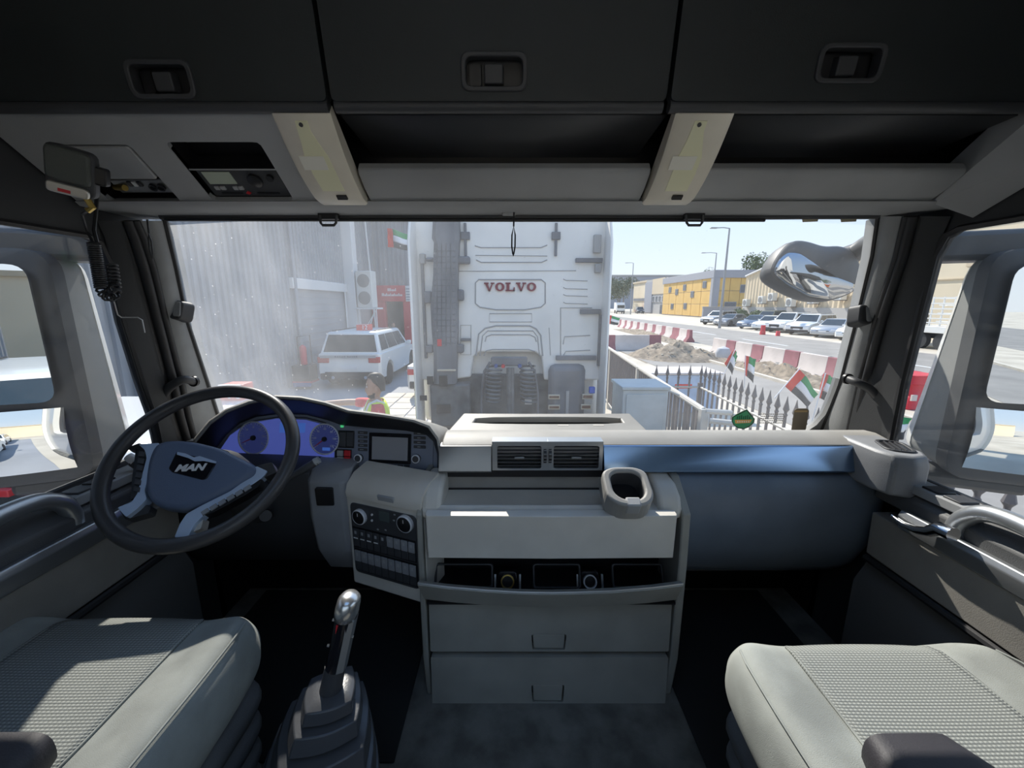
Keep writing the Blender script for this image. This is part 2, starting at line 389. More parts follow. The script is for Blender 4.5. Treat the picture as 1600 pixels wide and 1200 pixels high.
# rounded lower corner of the windscreen surround on the passenger side
cr = [WSP(1312, 592, .012), WSP(1302, 622, .012), WSP(1290, 648, .012), WSP(1276, 664, .012), WSP(1258, 676, .012), WSP(1240, 684, .012)]
MB().loft([[p, q, q + Vector((0, .03, 0)), p + Vector((0, .03, 0))] for p, q in zip(cr, [WSP(1330, 600, .012), WSP(1322, 640, .012), WSP(1318, 668, .012), WSP(1312, 690, .012), WSP(1290, 700, .012), WSP(1260, 705, .012)])]).build('corner_surround', m_pillar, bpy.data.objects['trim_2'])
# windscreen
def wsf(s, t):
    b = -.86 + t * .95; half = 1.14 - .155 * (t * .95 - .16); a = .022 + (s * 2 - 1) * half
    return F_ws.p(a, b, -.05 * (1 - (s * 2 - 1) ** 2) - .004)
w = struct(MB().grid(wsf, 24, 8).build('window_1', m_glass_w))
# black edge strip at the top of the glass
struct(MB().loft([[F_ws.p(x, b, c) for b, c in ((.02, .01), (.02, -.07), (.065, -.07), (.065, .01))] for x in (-1.06, 1.1)]).build('trim_3', m_black))

# ================================================================== overhead lockers and header
F_lk = Frame((0, .85, 2.98), (1, 0, 0), (0, -.2, 1))
XS = [(-1.07, -.352), (-.347, .296), (.301, 1.11)]
hand = [(252, 125), (772, 113), (1328, 100)]
desc = ['left overhead locker with a black latch above the tachograph', 'middle overhead locker above the windscreen centre', 'right overhead locker above the passenger side']
for (x0, x1), (hx, hy), d in zip(XS, hand, desc):
    lk = thing('overhead_locker', d, 'locker', (0.5 * (x0 + x1), .85, 2.98), group='overhead lockers across the cab')
    MB().bx(x0, x1, .93, 1.19, 3.0, 3.32).build('body', m_black, lk)
    ha, hb = F_lk.hit(hx, hy)
    door = MB().ring(F_lk, rrect(x0 + .002, x1 - .002, 0, .36, .012), rrect(ha - .056, ha + .056, hb - .024, hb + .026, .014), -.025, 0).build('door', m_locker, lk)
    h = MB()
    h.ring(F_lk, rrect(ha - .062, ha + .062, hb - .030, hb + .031, .018), rrect(ha - .053, ha + .053, hb - .022, hb + .023, .012), -.02, .005)
    hd = h.build('handle', m_dark, lk, bevel=.002)
    MB().fbox(F_lk, ha - .056, ha + .056, hb - .024, hb + .026, -.03, -.024).build('recess', m_black, hd)
    MB().prism(F_lk, rrect(ha - .020, ha + .018, hb - .018, hb + .016, .004), -.024, -.004, .92).build('latch', m_dark, hd, bevel=.002)
    MB().prism(F_lk, rrect(ha - .048, ha - .024, hb - .020, hb + .019, .004), -.024, -.012, .9).build('grip', m_black, hd)
    # bright rolled edge along the bottom of the door
    MB().tube([F_lk.p(x0 + .004, -.006, -.014), F_lk.p((x0 + x1) / 2, -.006, -.014), F_lk.p(x1 - .004, -.006, -.014)], .012, 10).build('bottom_roll', m_dark, lk)

hA, hB = Vector((0, .87, 2.975)), Vector((0, 1.05, 2.845))
F_hd = Frame(hA, (1, 0, 0), hA - hB)
HL = (hA - hB).length
hd = thing('overhead_header', 'grey moulded header panel between the lockers and the windscreen', 'overhead console', (0, 1.05, 2.84))
MB().bx(-1.07, 1.11, 1.10, 1.205, 2.846, 3.0).build('carcass', m_black, hd)
MB().loft([[(x, 1.04, 2.846), (x, 1.05, 2.838), (x, 1.21, 2.838), (x, 1.21, 2.855), (x, 1.06, 2.86)] for x in (-1.07, 1.11)]).build('underside', m_head, hd)
def slot(x0, x1, py0, py1, xa, xb):
    b1 = F_hd.hit(300, py0)[1]; b0 = F_hd.hit(300, py1)[1]
    MB().ring(F_hd, [(xa, -HL), (xb, -HL), (xb, 0), (xa, 0)], rrect(x0, x1, b0, b1, .010), -.012, 0).build('left_panel', m_head, hd)
    sl = MB().ring(F_hd, rrect(x0 - .006, x1 + .006, b0 - .006, b1 + .006, .012), rrect(x0, x1, b0, b1, .010), -.055, -.002)
    sl.fbox(F_hd, x0, x1, b0, b1, -.06, -.055)
    sl.build('slot_liner', m_black, hd)
    return b0, b1
s1 = slot(-.99, -.815, 226, 316, -1.07, -.772)
s2 = slot(-.735, -.535, 222, 313, -.772, -.476)
fl = MB().prism(F_hd, rrect(-.985, -.820, s1[0] + .066, s1[1] - .004, .006), -.012, .003).build('slot_cover', m_head, hd, bevel=.003)
for x0, x1 in ((-.349, .314), (.441, 1.03)):
    n = 6
    prof = [(-HL, -.002), (-HL * .8, .006), (-HL * .62, .006), (-HL * .58, .0), (-HL * .58, -.02), (-HL, -.03)]
    MB().loft([[F_hd.p(x, b, c) for b, c in prof] for x in (x0, x1)]).build('tray_lip', m_head, hd, bevel=.003)
    MB().add([(x0, .90, 2.978), (x1, .90, 2.978), (x1, 1.11, 2.965), (x0, 1.11, 2.965), (x0, 1.09, 2.87), (x1, 1.09, 2.87), (x0, .985, 2.90), (x1, .985, 2.90)],
             [(0, 1, 2, 3), (3, 2, 5, 4), (4, 5, 7, 6)]).build('tray_liner', m_dark, hd, solid=.004)
# end cheeks
for s, xa, xb in ((1, 1.035, 1.115),):
    MB().loft([[F_hd.p(xa, -HL, .0), F_hd.p(xb, -HL * 1.0, .05), F_hd.p(xb, -HL, -.05), F_hd.p(xa, -HL, -.05)], [F_hd.p(xa, .02, .004), F_hd.p(xb, .02, .09), F_hd.p(xb, .02, -.05), F_hd.p(xa, .02, -.05)]]).build('end_cheek', m_head, hd)
# reading lamps
for x0, x1, lab in ((-.470, -.355, 'frosted interior lamp between the tachograph and the middle tray'), (.320, .435, 'frosted interior lamp between the middle and right trays')):
    lp = thing('interior_lamp', lab, 'lamp', ((x0 + x1) / 2, 1.0, 2.84), group='overhead interior lamps')
    n = 10; rows = []
    for i in range(n + 1):
        t = i / n; b = -t * (HL + .018); c = .010 + .016 * math.sin(math.pi * min(1, t * 1.02)) - (.02 * max(0, t - .85) / .15)
        rows.append((b, c))
    MB().loft([[F_hd.p(x0, b, c), F_hd.p(x0 + .006, b, c + .004), F_hd.p(x1 - .006, b, c + .004), F_hd.p(x1, b, c), F_hd.p(x1, b, -.01), F_hd.p(x0, b, -.01)] for b, c in rows]).build('lens', m_lens, lp, smooth=50)
    xm = (x0 + x1) / 2 - .004
    sh = [(xm - .012, -.012), (xm + .012, -.012), (xm + .016, -.05), (xm + .028, -.08), (xm + .030, -.165), (xm - .020, -.165), (xm - .022, -.09), (xm - .014, -.045)]
    def cc(b): t = -b / (HL + .018); return .0155 + .016 * math.sin(math.pi * min(1, t * 1.02))
    rg = []
    for k in range(len(sh) // 2):
        pass
    tubeB = MB()
    L = [(-.012, -.012, .012), (-.03, -.014, .012), (-.05, -.016, .018), (-.08, -.022, .028), (-.12, -.022, .030), (-.165, -.020, .030)]
    tubeB.loft([[F_hd.p(xm + l, b, cc(b) - .004), F_hd.p(xm + r, b, cc(b) - .004), F_hd.p(xm + r, b, cc(b)), F_hd.p(xm + l, b, cc(b))] for b, l, r in L])
    tubeB.build('bulb_shade', m_lamp, lp)
    MB().loft([[F_hd.p(xm - .034, b, cc(b) - .003), F_hd.p(xm + .018, b, cc(b) - .003), F_hd.p(xm + .018, b, cc(b) + .0008), F_hd.p(xm - .034, b, cc(b) + .0008)] for b in (-.078, -.108)]).build('label_patch', mat('lamp_patch', (.9, .88, .78), .5), lp)
    MB().fbox(F_hd, xm + .004, xm + .028, -.190, -.178, cc(-.18) - .006, cc(-.18) + .002).build('switch', m_black, lp, bevel=.001)
    MB().cyl(F_hd.p(xm - .002, -.018, cc(-.018) - .004), F_hd.p(xm - .002, -.018, cc(-.018) + .002), .004, n=10).build('screw', m_dark, lp)
# tachograph in the right slot
b0, b1 = s2; bt = F_hd.hit(380, 268)[1]
tg = thing('tachograph', 'digital tachograph with pale display in the overhead slot', 'tachograph', tuple(F_hd.p(-.635, b0, -.05)))
MB().fbox(F_hd, -.728, -.541, b0 + .003, bt, -.055, -.010).build('body', m_dark, tg, bevel=.003)
MB().fbox(F_hd, -.735, -.536, bt, bt + .003, -.05, -.006).build('slot_divider', m_black, tg)
MB().fbox(F_hd, -.735, -.536, bt, bt + .0025, -.006, -.004).build('divider_edge', m_head, tg)
hgt = bt - b0
MB().fbox(F_hd, -.716, -.652, b0 + hgt * .50, b0 + hgt * .90, -.011, -.008).build('display', mat('tacho_lcd', (.50, .56, .46), .3), tg)
MB().lathe([(.0165, -.011), (.0165, -.004), (.014, -.002)], F_hd.p(-.604, b0 + hgt * .62), F_hd.n, 20).build('control_ring', m_black, tg)
MB().lathe([(.008, -.011), (.008, -.003)], F_hd.p(-.565, b0 + hgt * .72), F_hd.n, 16).build('ok_button', m_black, tg)
for x in (-.712, -.698, -.668, -.655):
    MB().fbox(F_hd, x, x + .011, b0 + hgt * .30, b0 + hgt * .42, -.011, -.006).build('button', m_head, tg, bevel=.001)
for x0, x1 in ((-.705, -.655), (-.618, -.565)):
    MB().fbox(F_hd, x0, x1, b0 + hgt * .14, b0 + hgt * .20, -.011, -.0085).build('card_slot', m_black, tg)
MB().prism(F_hd, [(-.640, b0 + hgt * .12), (-.634, b0 + hgt * .17), (-.640, b0 + hgt * .24), (-.647, b0 + hgt * .17)], -.011, -.008).build('red_mark', m_red, tg)
# radio connector unit in the left slot
b0, b1 = s1
cu = thing('connector_unit', 'grey connector unit with two round sockets in the overhead slot', 'connector', tuple(F_hd.p(-.90, b0, -.05)))
MB().prism(F_hd, rrect(-.955, -.822, b0 + .014, b0 + .052, .004), -.055, -.014).build('body', mat('grey_metal', (.28, .28, .27), .4, .6), cu, bevel=.003)
for x in (-.862, -.843):
    MB().lathe([(.009, -.015), (.009, -.008), (.006, -.008), (.006, -.013)], F_hd.p(x, b0 + .033), F_hd.n, 14).build('socket', m_black, cu)
for k in range(3): MB().fbox(F_hd, -.915 + k * .012, -.907 + k * .012, b0 + .036, b0 + .048, -.015, -.010).build('pin_block', m_white if k == 1 else m_dark, cu)
brass = mat('brass', (.6, .42, .12), .3, .9)
MB().cyl(F_hd.p(-.958, b0 + .03, -.016), F_hd.p(-.925, b0 + .036, -.006), .007, n=12).build('brass_plug', brass, cu)
# hand microphone hanging at the left edge
mc = PY(106, 268, .83)
F_mc = Frame(mc, (.86, .42, -.22), (.2, -.2, 1))
mi = thing('hand_microphone', 'black and silver hand microphone hanging beside the overhead slot', 'microphone', tuple(mc))
MB().prism(F_mc, rrect(-.036, .036, -.044, .044, .016), -.032, -.004, 1.0).build('body', m_dark, mi, bevel=.006)
MB().prism(F_mc, rrect(-.033, .033, -.022, .042, .012), -.004, .006, .92).build('grille', mat('mic_grille', (.10, .11, .10), .5, .3, bump=.5, bscale=900), mi, bevel=.003)
MB().prism(F_mc, rrect(-.033, .030, -.044, -.024, .008), -.004, .004, .95).build('silver_band', mat('mic_silver', (.62, .6, .55), .3, .7), mi, bevel=.002)
MB().prism(F_mc, rrect(-.014, .004, -.040, -.034, .001), .003, .0045).build('red_print', m_red, mi)
MB().prism(F_mc, rrect(.030, .052, -.012, .022, .006), -.03, -.008).build('talk_button', m_black, mi, bevel=.003)
MB().tube([F_mc.p(.02, -.04, -.01), F_mc.p(.03, -.058, -.01), F_mc.p(.022, -.066, -.01)], .006, 8).build('cord_boot', brass, mi)
# coiled cord
top = PY(146, 380, .90); lowb = PY(163, 462, .90); endp = PY(174, 412, .93)
cd = thing('coiled_cord', 'black coiled microphone cord hanging in a loop by the side window', 'cord', tuple(lowb))
path = []
for i in range(81):
    t = i / 80
    if t < .62: q = top.lerp(PY(158, 452, .90), t / .62)
    elif t < .8: a = (t - .62) / .18 * math.pi; c = PY(158, 452, .90).lerp(PY(180, 450, .915), .5); q = c + Vector((-.0145 * math.cos(a), 0, -.018 * math.sin(a)))
    else: q = PY(180, 450, .915).lerp(endp, (t - .8) / .2)
    path.append(q)
hel = []; turns = 34; NS = turns * 9
for i in range(NS + 1):
    t = i / NS * 80; k = min(79, int(t)); q = path[k].lerp(path[k + 1], t - k); tg_ = (path[min(80, k + 2)] - path[max(0, k - 1)]).normalized()
    a = tg_.cross(Vector((0, 1, 0))).normalized(); b = tg_.cross(a); an = 2 * math.pi * i / 9
    hel.append(q + (a * math.cos(an) + b * math.sin(an)) * .0095)
MB().tube(hel, .0026, 5).build('coil', m_rubber, cd)
MB().tube([F_mc.p(.022, -.066, -.01), PY(128, 335, .88), PY(136, 362, .90), top], .0028, 6).build('lead', m_rubber, cd)
MB().tube([PY(152, 300, .96), PY(150, 330, .94), PY(147, 360, .91), top + Vector((.008, 0, .002))], .0036, 6).build('plug_lead', m_rubber, cd)
# thin antenna wire on the left pillar
tag(MB().tube([PY(178, 470, 1.06), PY(184, 492, 1.07), PY(190, 496, 1.08), PY(215, 496, 1.10), PY(222, 500, 1.11), PY(226, 520, 1.11)], .0018, 5).build('antenna_wire', mat('wire_grey', (.5, .5, .5), .4, .5)), 'thin bent grey wire on the left windscreen pillar', 'wire')

# ================================================================== roller blind, cords, pillar fittings
rb = thing('roller_blind', 'rolled dark sun blind bar along the windscreen top with loops', 'sun blind', (0, 1.17, 2.82))
MB().tube([PY(252, 338, 1.165), PY(600, 339, 1.165), PY(1000, 339, 1.165), PY(1372, 336, 1.165)], .010, 10).build('bar', m_dark, rb)
MB().tube([PY(258, 343, 1.15), PY(800, 344, 1.15), PY(1195, 344, 1.15)], .0045, 6).build('lower_bar', m_black, rb)
for px in (513, 1085):
    y = 344
    MB().tube([PY(px - 13, y - 8, 1.13), PY(px - 12, y + 4, 1.13), PY(px - 9, y + 8, 1.13), PY(px + 9, y + 8, 1.13), PY(px + 12, y + 4, 1.13), PY(px + 13, y - 8, 1.13)], .0035, 8).build('loop', m_dark, rb)
    F = Frame(PY(px, y - 5, 1.135), (1, 0, 0), (0, 0, 1)); MB().fbox(F, -.027, .027, -.006, .012, -.01, .004).build('clip', m_black, rb, bevel=.002)
F = Frame(PY(795, 329, 1.12), (1, 0, 0), (0, 0, 1)); MB().prism(F, rrect(-.018, .018, -.010, .010, .004), -.02, 0).build('cord_guide', m_head, rb, bevel=.002)
def cord(name, pts, w, label):
    a, b = pts
    mid = a.lerp(b, .35)
    loop = [mid] + [mid.lerp(b, t) + Vector((w * math.sin(math.pi * min(1, t * 1.0)) ** .6, 0, 0)) for t in (.3, .7, .95)] + [b + Vector((0, 0, -.003))] + [mid.lerp(b, t) - Vector((w * math.sin(math.pi * t) ** .6, 0, 0)) for t in (.95, .7, .3)]
    c = MB().tube([a, mid], .0022, 6); c.tube(loop, .0022, 6, closed=True)
    return tag(c.build(name, m_black), label, 'cord')
cord('pull_cord', (PY(803, 330, 1.12), PY(802, 398, 1.12)), .005, 'black looped blind cord hanging in front of the windscreen centre')
cord('pull_cord', (PY(230, 343, 1.13), PY(238, 404, 1.13)), .004, 'black looped blind cord hanging on the left pillar')
def grab(pts, label, Y):
    g = thing('grab_handle', label, 'handle', tuple(PY(*pts[-1], Y)), group='pillar grab handles')
    P_ = [PY(a, b, Y + dy) for (a, b), dy in zip(pts, [.05, .012, 0, 0, 0, 0, 0])]
    S = []
    for i in range(len(P_) - 1):
        for t in (0, .25, .5, .75): 
            p0, p1, p2, p3 = P_[max(0, i - 1)], P_[i], P_[i + 1], P_[min(len(P_) - 1, i + 2)]
            S.append(.5 * ((2 * p1) + (p2 - p0) * t + (2 * p0 - 5 * p1 + 4 * p2 - p3) * t * t + (3 * p1 - p0 - 3 * p2 + p3) * t ** 3))
    S.append(P_[-1])
    MB().tube(S, .0125, 12).build('bar', m_dark, g)
    MB().cyl(S[0] + Vector((0, .006, 0)), S[0] + Vector((0, -.003, 0)), .017, n=14).build('end_cap', m_black, g)
grab([(302, 596), (288, 593), (272, 600), (260, 611), (255, 626), (253, 646), (252, 668)], 'curved black grab handle on the left windscreen pillar', 1.20)
grab([(1325, 592), (1340, 598), (1358, 607), (1370, 622), (1373, 645), (1368, 672), (1362, 700)], 'curved black grab handle on the right windscreen pillar', 1.20)
for px, py, lab in ((273, 482, 'small dark tweeter cap on the left pillar'), (1352, 490, 'small dark tweeter cap on the right pillar')):
    c = PY(px, py, 1.23); F = Frame(c, (1, 0, 0), (0, .25, 1))
    tw = thing('tweeter', lab, 'speaker', tuple(c), group='pillar tweeters')
    MB().prism(F, rpoly([(-.026, -.034), (.022, -.038), (.030, .024), (-.016, .036)], .016), -.045, .004, .86).build('housing', m_dark, tw, bevel=.006)
    MB().prism(F, rrect(-.002, .022, -.026, .022, .008), .003, .0065, .9).build('grille', m_head, tw, bevel=.002)

# ================================================================== stickers on the glass
m_green = mat('sticker_green', (.04, .30, .14), .5); m_orange = mat('sticker_orange', (.72, .42, .14), .5); m_dgreen = mat('sticker_dark_green', (.01, .08, .04), .5)
def wpoly(pts, c): return [F_ws.hit(a, b, c) for a, b in pts]
st = tag(MB().prism(F_ws, wpoly([(1143, 658), (1146, 664), (1153, 669), (1162, 670), (1170, 667), (1178, 660), (1179, 654), (1174, 648), (1167, 639), (1158, 643), (1150, 647), (1144, 651)][::-1], .004), .004, .006).build('windscreen_sticker', m_dgreen), 'green drop-shaped sticker with an orange band low on the windscreen', 'sticker')
MB().prism(F_ws, wpoly([(1145, 658), (1148, 664), (1154, 667.5), (1162, 668.5), (1170, 665), (1176, 659.5), (1177, 654), (1172, 649), (1166.5, 641.5), (1158, 646), (1151, 649), (1146, 652)][::-1], .006), .006, .0068).build('green_field', m_green, st)
MB().prism(F_ws, wpoly([(1148, 656), (1175, 655.5), (1172, 660.5), (1149, 661.5)][::-1], .0068), .0068, .0075).build('orange_band', m_orange, st)
for k in range(7): MB().prism(F_ws, wpoly([(1151 + 3.2 * k, 655), (1152.6 + 3.2 * k, 655), (1153 + 3.2 * k, 650.5 - (k % 3)), (1151.6 + 3.2 * k, 650.5 - (k % 3))][::-1], .0068), .0068, .0075).build('letter_stroke', m_dgreen, st)
for k in range(6): MB().prism(F_ws, wpoly([(1152 + 3.4 * k, 660), (1153.4 + 3.4 * k, 660), (1153.4 + 3.4 * k, 657.5), (1152 + 3.4 * k, 657.5)][::-1], .0075), .0075, .008).build('letter_stroke', m_white, st)
br = tag(MB().prism(F_ws, rpoly(wpoly([(1241, 638), (1264, 638), (1258, 673), (1236, 673)][::-1], .004), .014, 5), .004, .007).build('windscreen_sticker', mat('sticker_brown', (.16, .14, .11), .6)), 'rounded brown permit sticker low in the windscreen corner', 'sticker')
MB().prism(F_ws, wpoly([(1242, 641), (1262, 641), (1261, 644), (1241.5, 644)][::-1], .007), .007, .0075).build('tan_strip', mat('sticker_tan', (.36, .26, .13), .6), br)
dots = MB()
for i in range(15):
    for j in range(5):
        px = 1188 + i * 2.5 + (j % 2) * 1.2; py = 647 + j * 3.4
        dots.prism(F_ws, wpoly([(px - 1, py), (px, py + 1.4), (px + 1, py), (px, py - 1.4)][::-1], .004), .004, .005)
tag(dots.build('mesh_sticker', mat('sticker_grey', (.35, .35, .36), .6)), 'grey perforated mesh patch between the two lower stickers', 'sticker')
for px, lab in ((1266, 'cream tape stub at the windscreen top beside the right loop'), (1326, 'cream tape stub at the windscreen top near the right pillar')):
    tag(MB().prism(F_ws, wpoly([(px - 14, 337), (px + 13, 337), (px + 11, 346), (px - 12, 347)][::-1], .004), .004, .006).build('tape_stub', mat('tape', (.66, .58, .40), .6)), lab, 'tape')

# ================================================================== outside mirrors
def mirror(s, x, y, label):
    n = Vector((-s * .37, -.93, 0)).normalized(); u = Vector((.93, -s * .37, 0)).normalized()
    F = Frame((x, y, 0), u, (0, 0, 1))
    g = lambda a0, a1: (a0, a1) if s > 0 else (-a1, -a0)
    m = thing('door_mirror', label, 'mirror', (x, y, 2.1), group='outside door mirrors')
    l, r = g(.0, .34)
    b = MB(); z0, z1 = 2.10, 2.74; kt = .40 if s > 0 else .70
    def dep(z): return 1.06 + (kt - 1.06) * (z - z0) / (z1 - z0)      # the housing is deeper at its foot
    b.loft([[F.p(a, z, c * dep(z)) for a, z in rrect(l + i, r - i, z0 + i, z1 - i, .06, 5)] for c, i in ((-.02, 0), (-.20, .0))])
    b.build('shell', m_mshell, m)
    MB().loft([[F.p(a, z, c * dep(z)) for a, z in rrect(l + i, r - i, z0 + i, z1 - i, .06, 5)] for c, i in ((-.195, -.002), (-.235, .004), (-.275, .03), (-.295, .09))]).build('white_cap', m_paint, m)
    l2, r2 = g(.0, .34)
    MB().loft([[F.p(a, z, c) for a, z in rrect(l2 - i, r2 + i, z0 - i, z1 + i, .06, 5)] for c, i in ((-.05, .003), (.0, .002), (.006, -.008))]).build('frame', m_mirrorcase, m)
    l3, r3 = g(.032, .325)
    th = -s * R(5); am = (l3 + r3) / 2; ut = (F.u * math.cos(th) + F.n * math.sin(th)); Fg = Frame(F.p(am, 0, .012), ut, (0, 0, 1))
    MB().prism(Fg, rrect(l3 - am, r3 - am, 2.335, 2.70, .04, 5), -.004, .002).build('main_glass', m_mirror, m)
    lo = MB(); l4, r4 = g(.032, .325)
    # the lower wide-angle glass bulges
    def f(p, q):
        a = l4 + (r4 - l4) * p; z = 2.135 + .18 * q; return F.p(a, z, .006 + .02 * (1 - (2 * p - 1) ** 2) * .5 + .012 * (1 - (2 * q - 1) ** 2))
    lo.grid(f, 12, 8); lo.build('wide_angle_glass', m_mirror, m)
    for z, h in ((2.77, .05), (2.075, .03)):
        a0, a1 = (-.17, .22) if s > 0 else (-.22, .17)
        MB().prism(F, rrect(a0, a1, z - h, z + h * .6, .02), -.17, -.05).build('arm', m_mirrorcase, m, bevel=.015)
mirror(1, 1.28, 1.10, 'white-backed door mirror outside the right side window')
mirror(-1, -1.235, 1.10, 'white-backed door mirror outside the left side window')
# kerb mirror in front of the windscreen
Yk = 1.66; Fk = Frame(PY(1272, 425, Yk), (1, 0, 0), (0, .12, 1))
km = thing('kerb_mirror', 'dark domed kerb mirror hanging outside the windscreen upper right', 'mirror', tuple(Fk.o))
ho = [(1202, 428), (1208, 410), (1222, 388), (1240, 375), (1262, 378), (1284, 386), (1310, 384), (1330, 392), (1342, 412), (1345, 435), (1336, 455), (1312, 466), (1290, 471), (1262, 466), (1238, 454), (1216, 441)]
hp = [Fk.hit(*q) for q in ho][::-1]
def dome(mb, F, poly, c0, steps):
    cx = sum(p[0] for p in poly) / len(poly); cy = sum(p[1] for p in poly) / len(poly)
    mb.loft([[F.p(cx + (a - cx) * k, cy + (b - cy) * k, c0 + c) for a, b in poly] for k, c in steps])
    return mb
hs = rpoly(hp, .03, 3)
dome(MB(), Fk, hs, 0, [(1, .0), (1.02, -.03), (.97, -.08), (.8, -.13), (.5, -.16), (.1, -.17)]).build('housing', m_mirrorcase, km, smooth=70)
dome(MB(), Fk, hs, 0, [(1, -.005), (.985, .008), (.9, .018), (.6, .03), (.1, .036)]).build('rear_face', m_mirrorcase, km, smooth=70)
mo = [(1204, 428), (1212, 408), (1225, 396), (1242, 396), (1260, 407), (1280, 421), (1308, 437), (1332, 447), (1322, 459), (1292, 469), (1258, 463), (1226, 446)]
dome(MB(), Fk, rpoly([Fk.hit(*q) for q in mo][::-1], .02, 3), .018, [(1, -.004), (1, .006), (.9, .012), (.7, .02), (.4, .026), (.1, .028)]).build('convex_glass', m_kmirror, km, smooth=80)
MB().tube([PY(1318, 405, Yk + .05), PY(1340, 392, Yk + .02), PY(1358, 380, Yk - .04), PY(1380, 372, Yk - .14), PY(1404, 366, Yk - .25)], [.05, .035, .035, .04, .045], 12).build('arm', m_mirrorcase, km)
# ================================================================== dashboard
db = thing('dashboard', 'wide grey truck dashboard with a silver trim strip', 'dashboard', (.4, 1.2, 1.45))
prof = [(1.425, 2.07), (1.425, 2.11), (1.34, 2.145), (1.26, 2.180), (1.20, 2.210), (1.16, 2.214), (1.12, 2.208), (1.094, 2.197), (1.092, 2.186), (1.14, 2.05)]
MB().loft([[(x, y, z) for y, z in prof] for x in (-.205, .4, 1.115)]).build('top_pad', m_dashtop, db, bevel=.004)
prof2 = [(1.425, 2.07), (1.425, 2.12), (1.34, 2.15), (1.24, 2.16), (1.24, 2.05)]
MB().loft([[(x, y, z) for y, z in prof2] for x in (-1.075, -.205)]).build('driver_top_pad', m_dashtop, db)
F_st = Frame((0, 1.085, 0), (1, 0, 0), (0, 0, 1))
def stp(name, x0, x1, y0, y1, c0, c1, m, parent, bev=.002):
    l, r, b, t = F_st.rect(x0, y0, x1, y1, c1); return MB().prism(F_st, rrect(l, r, b, t, .004), c0, c1).build(name, m, parent, bevel=bev)
def tilted(x0, x1, m):
    l, r, b, t = F_st.rect(x0, 698, x1, 736, 0)
    MB().loft([[(x, y, z) for y, z in ((1.074, b), (1.068, b + .006), (1.089, t - .002), (1.092, t), (1.125, t), (1.11, b))] for x in (l, r)]).build('trim_strip', m, db, bevel=.001)
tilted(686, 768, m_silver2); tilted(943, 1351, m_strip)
l, r, b, t = F_st.rect(686, 738, 1352, 746, 0); MB().fbox(F_st, l, r, b - .004, t + .006, -.03, -.012).build('shadow_gap', m_black, db)
# speaker hump in front of the windscreen
F_hp = Frame((0, 1.262, 2.190), (1, 0, 0), (0, .13, .024))
hp_o = [F_hp.hit(*q) for q in ((700, 673), (1012, 673), (984, 646), (724, 646))]; hp_i = [F_hp.hit(*q) for q in ((738, 662), (975, 662), (968, 652), (746, 652))]
MB().ring(F_hp, hp_o, hp_i, -.03, 0).build('speaker_hump', m_dashtop, db, bevel=.004)
MB().prism(F_hp, hp_i, -.028, -.020).build('speaker_slot', m_black, db)
for px in (880, 935): 
    a, b = F_hp.hit(px, 664.5); MB().fbox(F_hp, a - .018, a + .018, b - .004, b + .004, -.001, .0006).build('clip_mark', m_console, db)
# passenger panel
pp = [(1.10, 2.118), (1.072, 2.105), (1.058, 2.06), (1.057, 1.98), (1.075, 1.89), (1.12, 1.79), (1.17, 1.735), (1.26, 1.70), (1.30, 1.70), (1.30, 2.11)]
rings = []
for x, k in ((.462, .0), (.474, .012), (.50, .0), (.8, -.004), (1.05, .0), (1.085, .01)):
    rings.append([(x, y + k, z) for y, z in pp])
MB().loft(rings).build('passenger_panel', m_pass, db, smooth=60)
MB().tube([(.47, 1.155, 1.742), (.53, 1.165, 1.738), (.9, 1.165, 1.738)], .003, 6).build('panel_edge', m_dark, db)
# corner pod with the demister vent
pod = [(.985, 1.16), (.985, 1.02), (1.00, .975), (1.04, .955), (1.085, .965), (1.108, 1.0), (1.112, 1.16)]
MB().loft([[(x, y, 2.10) for x, y in pod], [(x, y, 2.185) for x, y in pod], [(1.05 + (x - 1.05) * .9, 1.06 + (y - 1.06) * .9, 2.212) for x, y in pod]]).build('corner_pod', m_dash, db, bevel=.008)
vv = MB().ring(Frame((1.062, 1.045, 2.212), (.92, -.4, 0), (.4, .92, 0)), rpoly([(-.035, -.05), (.035, -.05), (.035, .05), (-.035, .05)], .03, 6), rpoly([(-.026, -.042), (.026, -.042), (.026, .042), (-.026, .042)], .024, 6), -.02, .004).build('demister_bezel', m_dark, db, bevel=.002)
MB().prism(Frame((1.062, 1.045, 2.212), (.92, -.4, 0), (.4, .92, 0)), rpoly([(-.026, -.042), (.026, -.042), (.026, .042), (-.026, .042)], .024, 6), -.003, .001).build('demister_mouth', m_black, vv)
for k in (-.012, 0, .012): MB().fbox(Frame((1.062, 1.045, 2.212), (.92, -.4, 0), (.4, .92, 0)), k - .0015, k + .0015, -.036, .036, 0, .004).build('vane', m_dark, vv)
MB().add([PY(1357, 713, 1.045), PY(1384, 716, 1.005), PY(1396, 744, .985), PY(1356, 741, 1.04)], [(0, 1, 2, 3)]).build('pod_trim', m_silver, db, solid=.006)
# driver side lower panels
lp = [(1.15, 2.13), (1.10, 2.11), (1.09, 2.04), (1.12, 1.90), (1.20, 1.75), (1.32, 1.68), (1.32, 2.12)]
MB().loft([[(x, y, z) for y, z in lp] for x in (-1.07, -.80, -.60)]).build('knee_panel', m_dark, db, bevel=.004)
lp2 = [(1.16, 2.128), (1.11, 2.12), (1.075, 2.09), (1.07, 1.98), (1.09, 1.86), (1.15, 1.76), (1.26, 1.72), (1.26, 2.12)]
MB().loft([[(x, y + k, z) for y, z in lp2] for x, k in ((-.605, .02), (-.59, .0), (-.50, -.005), (-.478, .01))]).build('column_side_panel', m_dash, db, bevel=.004)
F_k = Frame((-.545, 1.067, 2.05), (1, 0, 0), (0, -.05, 1))
MB().prism(F_k, rrect(-.026, .026, -.028, .028, .005), -.01, .003).build('blank_switch', m_black, db, bevel=.002)

